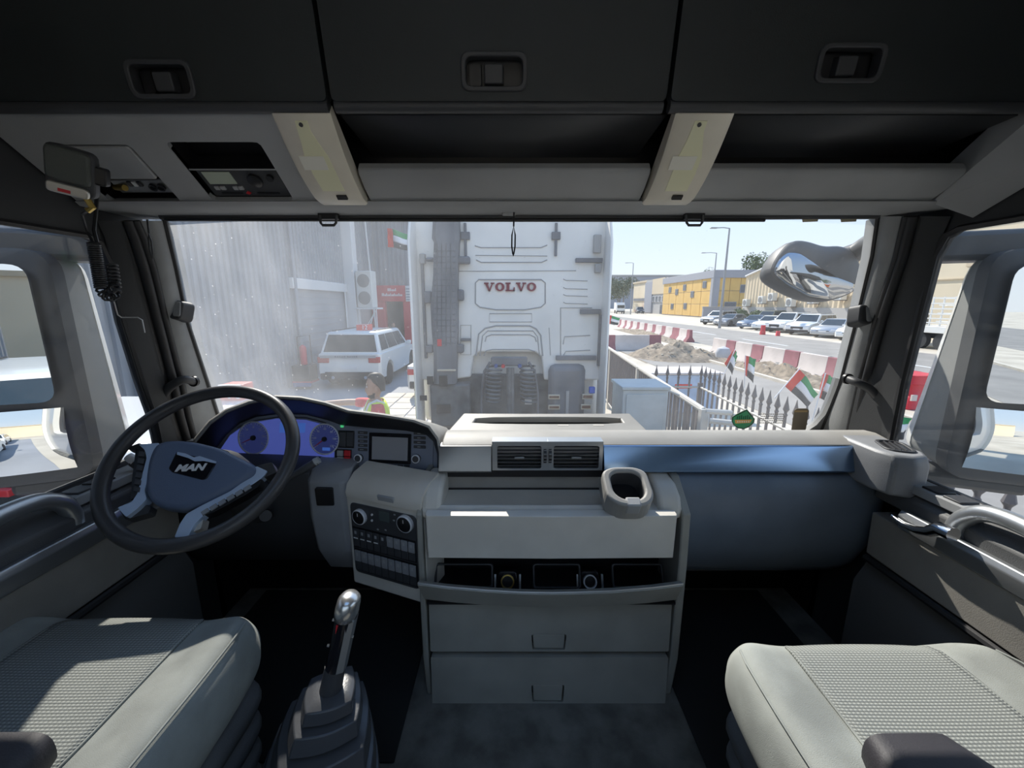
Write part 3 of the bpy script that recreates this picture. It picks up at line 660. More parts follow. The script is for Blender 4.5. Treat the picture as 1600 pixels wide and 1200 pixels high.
# ------------------------------------------------------------------ instrument binnacle
def YH(px): return 1.115 + (690 - px) / 400 * .075
F_cl = Frame((-.2, 1.135, 2.11), (1, -.12, 0), (0, .2, .98))
ic = thing('instrument_cluster', 'blue-lit instrument cluster under a curved dark hood', 'instrument panel', (-.55, 1.15, 2.11))
S_ = [(286, 738), (290, 715), (303, 685), (326, 657), (352, 639), (388, 625), (430, 617), (470, 619), (508, 627), (544, 639), (600, 646), (648, 654), (672, 663), (686, 682), (690, 705), (690, 738)]
I_ = [(322, 738), (328, 718), (341, 698), (356, 678), (376, 661), (402, 651), (440, 646), (480, 648), (512, 656), (534, 664), (578, 668), (636, 673), (666, 679), (678, 690), (683, 708), (684, 738)]
ri = [F_cl.p(*F_cl.hit(*q)) for q in I_]
rS = [PY(a, b, YH(a)) for a, b in S_]
rb_ = [p + Vector((0, .12, -.02 - .03 * (p.z - 2.12) / .2)) for p in rS]
rb2 = [Vector((p.x, 1.40, max(2.08, p.z - .10))) for p in rS]
rl = [PY(a + (505 - a) * .006, b + 2.2, YH(a) - .022) for a, b in S_]
rl2 = [PY(a + (505 - a) * .02, b + 5, YH(a) - .024) for a, b in S_]
MB().loft([rb2, rb_, rS, rl, rl2, ri], caps=False, close=False).build('hood', m_dashtop, ic, smooth=60)
# dark lining inside the hood
def mixr(A, B, t, c): return [a.lerp(b, t) - Vector((0, c, 0)) for a, b in zip(A, B)]
MB().loft([mixr(rl2, ri, .06, .004), mixr(rl2, ri, .5, .004), mixr(rl2, ri, 1.0, .003)], caps=False, close=False).build('hood_lining', m_black, ic, smooth=60)
poly = [F_cl.hit(*q) for q in I_][::-1]
MB().prism(F_cl, poly, -.012, 0).build('face_plate', m_radio, ic)
bl = [(334, 734), (343, 705), (360, 680), (386, 662), (432, 654), (478, 656), (508, 664), (524, 676), (521, 734)]
MB().prism(F_cl, [F_cl.hit(*q) for q in bl][::-1], .0, .0015).build('blue_face', m_clblue, ic)
cp = [(462, 672), (476, 672), (476, 716), (462, 716)]
MB().prism(F_cl, [F_cl.hit(*q) for q in ((438, 660), (478, 661), (477, 676), (437, 676))][::-1], .0015, .002).build('message_display', m_lcd, ic)
MB().prism(F_cl, [F_cl.hit(*q) for q in ((426, 714), (450, 714), (450, 732), (424, 732))][::-1], .0015, .002).build('lamp_field', m_black, ic)
MB().tube([F_cl.p(*F_cl.hit(*q), .002) for q in ((372, 668), (400, 657), (440, 651), (480, 653), (510, 661))], .0018, 6).build('face_rim', m_dark, ic)
def gauge(px, py, r, name, nums, a0, a1, needle, sc=1.0):
    a, b = F_cl.hit(px, py); g = MB().lathe([(r + .001, .0015), (r + .001, .005), (r - .002, .0055), (r - .0035, .003)], F_cl.p(a, b), F_cl.n, 40, caps=False).build(name, m_gring, ic)
    MB().lathe([(r - .002, .0018), (r - .002, .0026)], F_cl.p(a, b), F_cl.n, 40).build('dial_face', m_cluster, g)
    nt_ = 24 if r > .03 else 6
    for i in range(nt_ + 1):
        th = a0 + (a1 - a0) * i / nt_; ln = .008 if i % 4 == 0 else .005
        if r < .03: ln = .003
        F2 = Frame(F_cl.p(a, b), F_cl.u * math.cos(th) + F_cl.v * math.sin(th), F_cl.v * math.cos(th) - F_cl.u * math.sin(th))
        MB().fbox(F2, r - .005 - ln, r - .005, -.0006, .0006, .0026, .0031).build('tick', m_white, g)
    for i, s in enumerate(nums):
        th = a0 + (a1 - a0) * i / (len(nums) - 1); rr = r * .66
        text('numeral', s, F_cl, a + rr * math.cos(th), b + rr * math.sin(th), .009, m_white, g, c=.003, ext=.0002)
    F2 = Frame(F_cl.p(a, b), F_cl.u * math.cos(needle) + F_cl.v * math.sin(needle), F_cl.v * math.cos(needle) - F_cl.u * math.sin(needle))
    MB().prism(F2, [(0, -.0018), (r * .82, -.0007), (r * .82, .0007), (0, .0018)], .0045, .0058).build('needle', m_red, g)
    MB().lathe([(r * .16, .0026), (r * .15, .008)], F_cl.p(a, b), F_cl.n, 20).build('needle_hub', m_black, g)
    return g
gauge(397, 684, .053, 'rev_counter', ['0', '5', '10', '15', '20', '25', '30'], R(215), R(-30), R(205))
g2 = gauge(508, 686, .049, 'speedometer', ['0', '20', '40', '60', '80', '100', '120'], R(220), R(-40), R(217))
a, b = F_cl.hit(511, 701); MB().fbox(F_cl, a - .014, a + .012, b - .006, b + .004, .0027, .0032).build('odometer', m_lcd, g2)
for px, py in ((437, 722), (486, 723), (517, 724)): gauge(px, py, .0185, 'small_gauge', [], R(150), R(30), R(120))
m_ggreen = mat('green_lamp', (.05, .35, .15), .4, emit=(.1, .8, .3), estr=.25)
a, b = F_cl.hit(535, 663)
MB().prism(F_cl, [(a - .006, b - .010), (a + .004, b - .010), (a + .006, b + .004), (a + .002, b + .008), (a - .003, b + .004), (a - .006, b + .002)], .0, .001).build('green_symbol', m_ggreen, ic)
def clrect(name, x0, y0, x1, y1, c0, c1, m, parent, rad=.002, bev=.0012):
    l, r, b, t = F_cl.rect(x0, y0, x1, y1, c1); return MB().prism(F_cl, rrect(l, r, b, t, rad), c0, c1).build(name, m, parent, bevel=bev)
sw = thing('rocker_switch_block', 'block of black rockers and one red hazard switch beside the gauges', 'switches', tuple(F_cl.p(-.38, 0)))
clrect('bezel', 528, 673, 553, 700, 0, .003, m_black, sw)
for x0, x1 in ((530, 540), (541, 551)): clrect('rocker', x0, 675, x1, 698, .003, .008, m_dark, sw)
clrect('bezel', 523, 702, 549, 727, 0, .003, m_black, sw)
for y0, y1 in ((704, 713), (714, 725)): clrect('rocker', 526, y0, 535.5, y1, .003, .008, m_head, sw)
for y0, y1 in ((704, 713), (714, 725)): clrect('hazard_rocker', 537, y0, 547, y1, .003, .009, m_red, sw)
rd = thing('radio_unit', 'dashboard radio with a grey screen and two ringed knobs', 'radio', tuple(F_cl.p(-.1, 0)))
clrect('fascia', 554, 671, 677, 731, 0, .004, m_radio, rd, .006)
sc_ = clrect('screen_bezel', 576, 677, 642, 724, .004, .008, m_gloss, rd, .003)
clrect('screen', 581, 683, 637, 719, .008, .0086, m_screen, sc_, .001, .0003)
for i in range(5): clrect('button', 559, 674 + 6.6 * i, 574, 678.4 + 6.6 * i, .004, .0065, m_dark, rd); 
for i in range(5): clrect('button_mark', 562, 675.6 + 6.6 * i, 568, 676.6 + 6.6 * i, .0065, .0068, m_head, rd, .0003, .0001)
for i in range(4): clrect('button', 646, 675 + 7 * i, 665, 679.6 + 7 * i, .004, .0065, m_dark, rd)
for i in range(4): clrect('button_mark', 652, 676.8 + 7 * i, 657, 677.8 + 7 * i, .0065, .0068, m_head, rd, .0003, .0001)
for i in range(6): clrect('preset_button', 579 + 10.4 * i, 726, 588 + 10.4 * i, 730, .004, .006, m_dark, rd)
for px, py in ((560, 716), (650, 717)):
    a, b = F_cl.hit(px, py, .012); kn = MB().lathe([(.0125, .004), (.0118, .016), (.0095, .018)], F_cl.p(a, b), F_cl.n, 24).build('knob', m_dark, rd)
    MB().lathe([(.0128, .012), (.0132, .0165), (.0100, .0185), (.0096, .016)], F_cl.p(a, b), F_cl.n, 24, caps=False).build('chrome_ring', m_gring, kn)
MB().tube([F_cl.p(*F_cl.hit(500, 737), .004), F_cl.p(*F_cl.hit(600, 736.5), .004), F_cl.p(*F_cl.hit(684, 737), .004)], .0025, 6).build('lower_edge', m_silver, ic)

# ------------------------------------------------------------------ air vents
av = thing('air_vent_pair', 'pair of slatted centre air vents in a silver frame', 'air vents', (.1, 1.085, 2.12))
l, r, b, t = F_st.rect(769, 690, 942, 735, .01)
f1 = F_st.rect(777, 697, 846, 732, .01); f2 = F_st.rect(865, 697, 936, 732, .01)
xm = (f1[1] + f2[0]) / 2
MB().ring(F_st, [(l, b), (xm, b), (xm, t), (l, t)], rrect(*f1, .005), -.03, .010).build('frame', m_silver, av, bevel=.002)
MB().ring(F_st, [(xm, b), (r, b), (r, t), (xm, t)], rrect(*f2, .005), -.03, .010).build('frame', m_silver, av, bevel=.002)
for f in (f1, f2):
    MB().fbox(F_st, f[0], f[1], f[2], f[3], -.032, -.028).build('throat', m_black, av)
    for k in range(6):
        z = f[2] + (f[3] - f[2]) * (k + .6) / 6
        MB().loft([[F_st.p(x, z - .0012, .006), F_st.p(x, z + .0012, .006), F_st.p(x, z - .003, -.02), F_st.p(x, z - .005, -.02)] for x in (f[0], f[1])]).build('slat', m_dark, av)
    xm2 = (f[0] + f[1]) / 2; zm = (f[2] + f[3]) / 2
    MB().fbox(F_st, xm2 - .014, xm2 + .014, zm - .003, zm + .002, .004, .014).build('slider_tab', m_silver, av, bevel=.001)
for px in (851.5, 859.5):
    a, b_ = F_st.hit(px, 713, .01); wl = MB().cyl(F_st.p(a - .004, b_, -.004), F_st.p(a + .004, b_, -.004), .026, n=28).build('thumbwheel', m_black, av)
    for k in range(5):
        an = R(60 * (k - 2) / 2.5); q = F_st.p(a, b_, -.004) + F_st.n * .026 * math.cos(an) + F_st.v * .026 * math.sin(an)
        MB().bx(q.x - .004, q.x + .004, q.y - .001, q.y + .001, q.z - .0008, q.z + .0008).build('ridge', m_head, wl)

# ================================================================== steering wheel
Rw = .2185; Wc = Vector((-.752, .910, 2.229)); el, yw = R(47.3), R(7.9)
Wn = Vector((math.sin(yw) * math.cos(el), -math.cos(yw) * math.cos(el), math.sin(el)))
F_w = Frame(Wc, Vector((math.cos(yw), math.sin(yw), 0)), Vector((0, 0, 1)) - Wn * Wn.z)
wh = thing('steering_wheel', 'black leather steering wheel with silver spokes and shield hub', 'steering wheel', tuple(Wc))
rt = .0165
MB().tube([F_w.p((Rw - rt) * math.cos(2 * math.pi * i / 96), (Rw - rt) * math.sin(2 * math.pi * i / 96)) for i in range(96)], rt, 18, closed=True).build('rim', m_leather, wh, smooth=80)
def wp(pts, c): return [F_w.hit(a, b, c) for a, b in pts][::-1]
def wprism(name, pts, c0, c1, m, parent, rad=.004, sc=1.0, bev=.003):
    return MB().prism(F_w, rpoly(wp(pts, c1), rad, 3), c0, c1, sc).build(name, m, parent, bevel=bev)
hub = [(232, 712), (243, 690), (272, 686), (305, 689), (345, 699), (400, 727), (399, 740), (350, 768), (310, 787), (284, 796), (252, 793), (233, 784), (225, 766), (227, 738)]
hubp = rpoly(wp(hub, .0), .02, 3)
cx = sum(p[0] for p in hubp) / len(hubp); cy = sum(p[1] for p in hubp) / len(hubp)
MB().loft([[F_w.p(cx + (a - cx) * k, cy + (b - cy) * k, c) for a, b in hubp] for k, c in ((.86, -.05), (1.0, -.03), (1.0, -.012), (.97, -.003), (.85, .001), (.4, .003), (.05, .003))]).build('hub_cover', m_hub, wh, smooth=60)
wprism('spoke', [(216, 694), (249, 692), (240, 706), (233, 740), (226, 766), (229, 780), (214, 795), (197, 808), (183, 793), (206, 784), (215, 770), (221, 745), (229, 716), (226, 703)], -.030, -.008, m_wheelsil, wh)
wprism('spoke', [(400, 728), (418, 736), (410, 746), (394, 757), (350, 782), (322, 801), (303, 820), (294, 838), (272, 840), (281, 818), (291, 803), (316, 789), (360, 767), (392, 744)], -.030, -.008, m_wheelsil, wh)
wprism('spoke_lower', [(184, 793), (206, 785), (236, 790), (232, 802), (196, 812)], -.045, -.020, m_dark, wh)
wprism('spoke_lower', [(291, 812), (318, 808), (314, 826), (300, 832), (290, 838)], -.045, -.018, m_console, wh)
wprism('spoke_upper', [(196, 700), (218, 692), (232, 700), (226, 708)], -.04, -.015, m_leather, wh)
wprism('spoke_upper', [(400, 728), (425, 722), (432, 738), (412, 746)], -.04, -.012, m_leather, wh)
pb = wprism('button_pod', [(212, 700), (229, 707), (228, 735), (216, 772), (204, 782), (206, 750)], -.035, -.010, m_black, wh)
for i in range(6):
    t = i / 6; x = 218 - 9 * t; y = 704 + 66 * t
    wprism('wheel_button', [(x - 3 + 2, y), (x + 9 - 1 * t, y + 2), (x + 7.5 - 1 * t, y + 10), (x - 5 + 2, y + 8.5)], -.010, -.006, m_dark, pb, .001, .94, .001)
pb2 = wprism('button_pod', [(303, 808), (318, 795), (392, 752), (410, 748), (404, 760), (382, 774), (330, 802)], -.035, -.009, m_black, wh)
for i in range(6):
    t = i / 5; x = 322 + 66 * t; y = 797 - 37 * t
    wprism('wheel_button', [(x - 9, y + 3), (x + 2, y - 4), (x + 5, y + 1.5), (x - 6, y + 8.5)], -.009, -.005, m_dash, pb2, .001, .94, .001)
bg_ = wprism('badge', [(275, 705), (338, 721), (336, 727), (323, 748), (316, 750), (268, 738), (262, 732)], .001, .005, m_gloss, wh, .004, .97, .001)
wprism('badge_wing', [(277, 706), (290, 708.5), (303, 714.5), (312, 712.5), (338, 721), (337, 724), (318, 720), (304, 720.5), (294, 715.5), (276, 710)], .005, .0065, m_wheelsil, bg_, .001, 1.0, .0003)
a, b = F_w.hit(297, 731, .006)
text('lettering', 'MAN', F_w, a, b, .0235, m_white, bg_, shear=.18, off=.0011, c=.0055, sx=1.2)
col = Wc - Wn * .03
MB().loft([[col - Wn * d + (F_w.u * math.cos(2 * math.pi * i / 20) * r + F_w.v * math.sin(2 * math.pi * i / 20) * r * .8) for i in range(20)] for d, r in ((0, .055), (.03, .07), (.10, .075), (.20, .065), (.32, .06))]).build('column', m_dark, wh)
st1 = tag(MB().tube([PY(440, 754, .985), PY(462, 741, 1.0), PY(482, 729, 1.01), PY(495, 721, 1.02)], [.008, .0095, .0105, .0105], 12).build('control_stalk', m_dark), 'dark control stalk pointing right behind the steering wheel', 'stalk')
e0, e1 = PY(492, 722.5, 1.018), PY(499, 718, 1.022); MB().cyl(e0, e1, .0112, .0095, 12).build('tip', m_head, st1)
st2 = tag(MB().tube([PY(250, 745, 1.0), PY(225, 735, 1.0), PY(208, 722, 1.0)], [.009, .010, .012], 12).build('control_stalk', m_dark), 'dark control stalk with a pale tip left behind the steering wheel', 'stalk')
MB().cyl(PY(212, 721, 1.0), PY(200, 713, 1.0), .0125, .011, 12).build('tip', m_white, st2)
tag(MB().cyl(PY(415, 806, 1.06), PY(418, 803, 1.115), .016, .02, 16).build('ignition_lock', m_dark), 'small round ignition lock below the steering column', 'lock')

# ================================================================== centre console
co = thing('centre_console', 'grey centre console with shelf, flap and two drawers', 'console', (.1, 1.1, 1.45))
MB().bx(-.243, .458, 1.10, 1.43, 1.45, 2.06).build('carcass', m_black, co)
MB().bx(-.236, .452, .985, 1.12, 2.038, 2.056).build('shelf_floor', m_console, co, bevel=.003)
MB().loft([[(x, .978, 2.034), (x, .970, 2.046), (x, .972, 2.060), (x, .985, 2.068), (x, 1.0, 2.062), (x, 1.0, 2.036)] for x in (-.238, .30)]).build('shelf_lip', m_console, co, smooth=70)
MB().bx(-.20, .40, 1.105, 1.115, 2.055, 2.112).build('shelf_back', m_door, co)
for x0, x1 in ((-.243, -.19), (.395, .458)):
    MB().loft([[(x, .975, 2.03), (x, .975, 2.06), (x, .99, 2.09), (x, 1.03, 2.112), (x, 1.12, 2.122), (x, 1.12, 2.03)] for x in (x0, x1)]).build('shelf_cheek', m_console, co, bevel=.012, seg=3)
for x0, x1 in ((-.256, -.240), (.455, .478)):
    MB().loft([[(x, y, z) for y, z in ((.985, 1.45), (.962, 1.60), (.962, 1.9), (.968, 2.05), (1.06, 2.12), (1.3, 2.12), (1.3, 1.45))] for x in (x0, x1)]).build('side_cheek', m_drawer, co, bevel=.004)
F_fl = Frame((0, .975, 0), (1, 0, 0), (0, -.02, 1))
l, r, b, t = F_fl.rect(665, 806, 1057, 872, 0)
MB().loft([[F_fl.p(a, b + (t - b) * q, c) for a, c in ((l, -.01), (l + .004, 0), ((l + r) / 2, .004), (r - .004, 0), (r, -.01), (r, -.03), (l, -.03))] for q in (0, 1)]).build('flap', m_console, co, bevel=.002)
# open tray with sockets
MB().bx(-.236, .452, .955, 1.10, 1.785, 1.791).build('tray_floor', m_black, co)
F_tr = Frame((0, 1.015, 1.815), (1, 0, 0), (0, .5, 1))
for px in (793, 922):
    a, b = F_tr.hit(px, 909); hs_ = MB().prism(F_tr, rpoly([(a - .038, b - .045), (a + .038, b - .045), (a + .026, b + .03), (a - .026, b + .03)], .01), -.03, -.004).build('socket_housing', m_gloss, co, bevel=.004)
    MB().lathe([(.0195, -.005), (.0195, .004), (.0160, .004), (.0155, -.003)], F_tr.p(a, b), F_tr.n, 28, caps=False).build('socket_ring', m_gring if px > 850 else brass, hs_)
    MB().lathe([(.0158, -.004), (.0158, -.002)], F_tr.p(a, b), F_tr.n, 24).build('socket_cap', m_black, hs_)
    for s in (-1, 1): MB().fbox(F_tr, a + s * .036 - .003, a + s * .036 + .003, b - .035, b + .02, -.006, -.001).build('chrome_edge', m_silver, hs_, bevel=.001)
for x0, x1 in ((-.225, -.055), (.29, .44), (.06, .20)):
    MB().ring(F_tr, rrect(x0, x1, -.022, .045, .01), rrect(x0 + .006, x1 - .006, -.017, .040, .006), -.01, .002).build('bin_rim', m_dark, co, bevel=.002)
for k in range(7):
    a, b = F_fl.hit(780 + k * 25, 881, -.03); MB().fbox(F_fl, a - .017, a + .017, b - .0015, b + .0015, -.075, -.07).build('hinge_line', m_console, co)
lip = [(653, 913), (700, 919), (760, 924), (810, 927), (860, 928), (910, 927), (960, 925), (1020, 920), (1067, 914)]
rings = []
for i, (px, py) in enumerate(lip):
    k = 1 - ((px - 860) / 207) ** 2; Y = .925 - .022 * k; p = PY(px, py, Y); q = PY(860 + (px - 860) * .95, py + 23 - 6 * k * .3, Y + .026)
    rings.append([p + Vector((0, 0, .004)), p + Vector((0, -.004, 0)), q, q + Vector((0, .02, 0)), p + Vector((0, .016, 0))])
tl = MB().loft(rings).build('tray_front', m_drawer, co, smooth=50)
MB().tube([r_[0] for r_ in rings], .003, 8).build('bright_edge', m_silver, tl)
# drawers
F_dr = Frame((0, .957, 1.45), (1, 0, 0), (0, .045, 1))
for (py0, py1), (hx0, hy0, hx1, hy1) in (((943, 1018), (830, 991, 885, 1022)), ((1027, 1103), (830, 1070, 882, 1098))):
    l, r, b, t = F_dr.rect(668, py0, 1052, py1, 0); l, r = -.234, .450
    hl, hr, hb, ht = F_dr.rect(hx0, hy0, hx1, hy1, 0); hb = max(hb, b + .004)
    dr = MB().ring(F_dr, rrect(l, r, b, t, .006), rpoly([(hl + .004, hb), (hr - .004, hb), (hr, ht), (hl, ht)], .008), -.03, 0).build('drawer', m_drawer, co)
    MB().prism(F_dr, rpoly([(hl + .007, hb + .003), (hr - .007, hb + .003), (hr - .004, ht - .003), (hl + .004, ht - .003)], .006), -.03, -.0025).build('drawer_latch', m_drawer, dr, bevel=.003)
    MB().bx(l, r, .99, 1.1, 1.45 + b, 1.45 + t).build('drawer_box', m_black, dr)
# cup holder
F_cup = Frame(PY(980, 760, .955), (1, 0, 0), (0, .88, .47))
ch = thing('cup_holder', 'grey moulded cup holder clipped to the console shelf', 'cup holder', tuple(F_cup.p(0, 0, -.06)))
outer = rpoly([(-.060, -.035), (-.030, -.060), (.036, -.060), (.062, -.035), (.060, .045), (.034, .060), (-.030, .060), (-.060, .045)], .02, 3)
inner = rpoly([(-.040, -.022), (-.018, -.042), (.024, -.042), (.042, -.022), (.042, .03), (.024, .045), (-.022, .045), (-.040, .03)], .018, 3)
mb = MB(); mb.ring(F_cup, outer, inner, -.055, .006); mb.build('body', m_dashtop, ch, bevel=.006, seg=3)
MB().prism(F_cup, inner, -.055, -.050).build('bottom', m_black, ch)
MB().ring(F_cup, [(q[0] * .99, q[1] * .99) for q in inner], [(q[0] * .96, q[1] * .96) for q in inner], -.05, -.003).build('lining', m_dark, ch)
MB().loft([[F_cup.p(a, b, c) for a, b in ((-.014, -.062), (.022, -.062), (.022, -.036), (-.014, -.036))] for c in (-.03, .007)]).build('front_notch', m_head, ch, bevel=.004)
MB().loft([[F_cup.p(a * k, b * k - d, c) for a, b in outer] for k, c, d in ((.98, -.052, 0), (.82, -.072, .0))]).build('foot', m_console, ch)

# ------------------------------------------------------------------ angled control panel
F_an = Frame((-.484, 1.075, 0), (.241, -.092, 0), (0, 0, 1))
AW = .262
cpn = thing('climate_panel', 'angled climate panel with two chrome-ringed knobs and switch rows', 'control panel', tuple(F_an.p(.13, 1.80)))
MB().fbox(F_an, -.004, AW, 1.76, 2.055, -.10, 0).build('housing', m_console, cpn, bevel=.006)
z1 = F_an.hit(600, 795)[1]; z0 = F_an.hit(600, 904)[1]
MB().prism(F_an, rrect(.012, AW - .022, z0, z1, .016), 0, .004).build('fascia', m_dark, cpn, bevel=.002)
for px, py, rr in ((561, 808, .0235), (632, 819, .0255)):
    a, b = F_an.hit(px, py, .01); kn = MB().lathe([(rr * .9, .004), (rr * .86, .014), (rr * .7, .016)], F_an.p(a, b), F_an.n, 28).build('knob', m_black, cpn)
    MB().lathe([(rr, .004), (rr, .012), (rr * .88, .015), (rr * .86, .012)], F_an.p(a, b), F_an.n, 28, caps=False).build('chrome_ring', m_gring, kn)
    MB().fbox(F_an, a - .001, a + .001, b + rr * .2, b + rr * .6, .016, .0166).build('pointer_mark', m_white, kn)
a, b = F_an.hit(602, 806); MB().fbox(F_an, a - .018, a + .018, b - .016, b + .016, .004, .006).build('display', mat('lcd_grey', (.09, .11, .11), .25), cpn, bevel=.001)
for px, py in ((583, 803), (583, 812)): 
    a, b = F_an.hit(px, py); MB().lathe([(.0035, .004), (.0032, .0065)], F_an.p(a, b), F_an.n, 12).build('round_button', m_white, cpn)
for px, py in ((592, 826), (604, 827), (618, 803), (617, 812)):
    a, b = F_an.hit(px, py); MB().fbox(F_an, a - .003, a + .003, b - .002, b + .002, .004, .005).build('icon', m_head, cpn)
for row, (py0, py1) in enumerate(((834, 862), (868, 898))):
    zt = F_an.hit(600, py0)[1]; zb = F_an.hit(600, py1)[1]
    MB().fbox(F_an, .016, AW - .026, zb - .004, zt + .004, .0035, .0055).build('switch_frame', m_black, cpn)
    for i in range(9):
        x0 = .019 + i * .0241; zm = zb + (zt - zb) * .45
        rk = MB().fbox(F_an, x0, x0 + .0215, zm, zt, .0055, .0095).build('rocker', m_dark if i < 5 and row == 0 else m_dash, cpn, bevel=.0015)
        MB().fbox(F_an, x0, x0 + .0215, zb, zm - .001, .0055, .0080).build('rocker_lower', m_dark, rk, bevel=.0015)
        if row == 0 and i < 4: MB().fbox(F_an, x0 + .003, x0 + .018, zm + .001, zm + .0045, .0095, .0100).build('white_bar', m_white, rk)
        MB().fbox(F_an, x0 + .007, x0 + .0145, zm + (zt - zm) * .5, zm + (zt - zm) * .8, .0095, .0098).build('symbol', m_head, rk)
ld = thing('storage_box_lid', 'rounded grey storage lid above the climate panel', 'lid', tuple(F_an.p(.12, 2.04)))
MB().loft([[F_an.p(a, z, c) for c, z in ((-.09, 2.125), (-.03, 2.112), (.0, 2.088), (.008, 2.066), (.006, 2.050), (-.02, 2.045), (-.09, 2.045))] for a in (.004, .02, AW - .03, AW - .004)]).build('lid', m_console, ld, smooth=60)
a, b = F_an.hit(603, 781, .006)
MB().loft([[F_an.p(q, z, c) for z, c in ((b - .012, .006), (b + .010, .0105), (b + .012, .004), (b - .012, .0))] for q in (a - .028, a + .028)]).build('release_tab', m_head, ld, bevel=.002)

# ================================================================== gear lever
gl = thing('gear_lever', 'tall gear lever with silver-capped knob and folded rubber boot', 'gear lever', tuple(PY(505, 1190, .60)))
k0, k1 = PY(546, 936, .655), PY(524, 1040, .645)
ax = (k1 - k0).normalized(); side = Vector((1, 0, 0)) - ax * ax.x; side.normalize(); fw = ax.cross(side)
def ell(c, w, d, n=20, f=0): return [c + side * math.cos(2 * math.pi * i / n) * w + fw * (math.sin(2 * math.pi * i / n) * d + f) for i in range(n)]
m_knob = mat('knob_grey', (.30, .30, .30), .3, .3)
MB().loft([ell(k0 - ax * .010, .004, .006), ell(k0 - ax * .008, .015, .018), ell(k0, .020, .026), ell(k0 + ax * .020, .0215, .028), ell(k0 + ax * .034, .021, .026), ell(k0 + ax * .036, .018, .022)]).build('knob_cap', mat('knob_satin', (.72, .71, .69), .24, .85), gl, smooth=60)
MB().loft([ell(k0 + ax * .030, .019, .024), ell(k0 + ax * .07, .0185, .021), ell(k1, .0185, .020), ell(k1 + ax * .004, .017, .018)]).build('knob_grip', m_gloss, gl)
MB().loft([[k0 + ax * d + side * (.009 + q) + fw * (w_ * e) for q, e in ((0, -1), (.0106, -.6), (.0118, 0), (.0106, .6), (0, 1))] for d, w_ in ((.034, .02), (.08, .0185), ((k1 - k0).length, .0185))]).build('side_trim', m_silver, gl)
F_g = Frame(k0 + ax * .045, side, -ax)
MB().prism(F_g, [(-.008, .006), (-.004, .006), (-.006, -.012)], .0195, .0235).build('red_mark', m_red, gl)
for s, d in ((-1, .05), (-1, .105), (1, .075)): MB().cyl(k0 + ax * d + side * s * .017, k0 + ax * d + side * s * .023, .003, n=8).build('side_button', m_chrome, gl)
s1_ = PY(515, 1088, .64)
MB().loft([ell(k1 + ax * .001, .019, .019), ell(k1.lerp(s1_, .5), .020, .020), ell(s1_, .0215, .0215)]).build('collar', m_dark, gl)
# bellows boot
m_boot = mat('boot_rubber', (.065, .068, .075), .26, bump=.1, bscale=200)
bt = []; c0 = PY(517, 1072, .645); c1 = Vector((c0.x - .05, .58, 1.52)); N = 11
steps = [(0, .030), (.015, .045), (.075, .049), (.085, .036), (.095, .060), (.17, .067), (.19, .050), (.21, .080), (.33, .090), (.36, .066), (.38, .098), (.50, .108), (.53, .082), (.55, .115), (.70, .125), (.73, .098), (.75, .132), (1.0, .145)]
for t, r_ in steps:
    c = c0.lerp(c1, t); an0 = .35
    ring_ = []
    for i in range(24):
        th = 2 * math.pi * i / 24; sq = 1 / max(abs(math.cos(th)), abs(math.sin(th))); k = 1 + (sq - 1) * .55
        d = Vector((math.cos(th + an0), math.sin(th + an0), .18 * math.sin(th * 2 + t * 9) * .15)) * r_ * k
        ring_.append(c + d + Vector((0, 0, -.02 * math.cos(th + an0 + 1.2) * t)))
    bt.append(ring_)
MB().loft(bt).build('boot', m_boot, gl, smooth=32, bevel=.002)
MB().bx(c1.x - .14, c1.x + .17, .42, .75, 1.45, 1.53).build('tunnel_plate', m_mat, gl, bevel=.03)

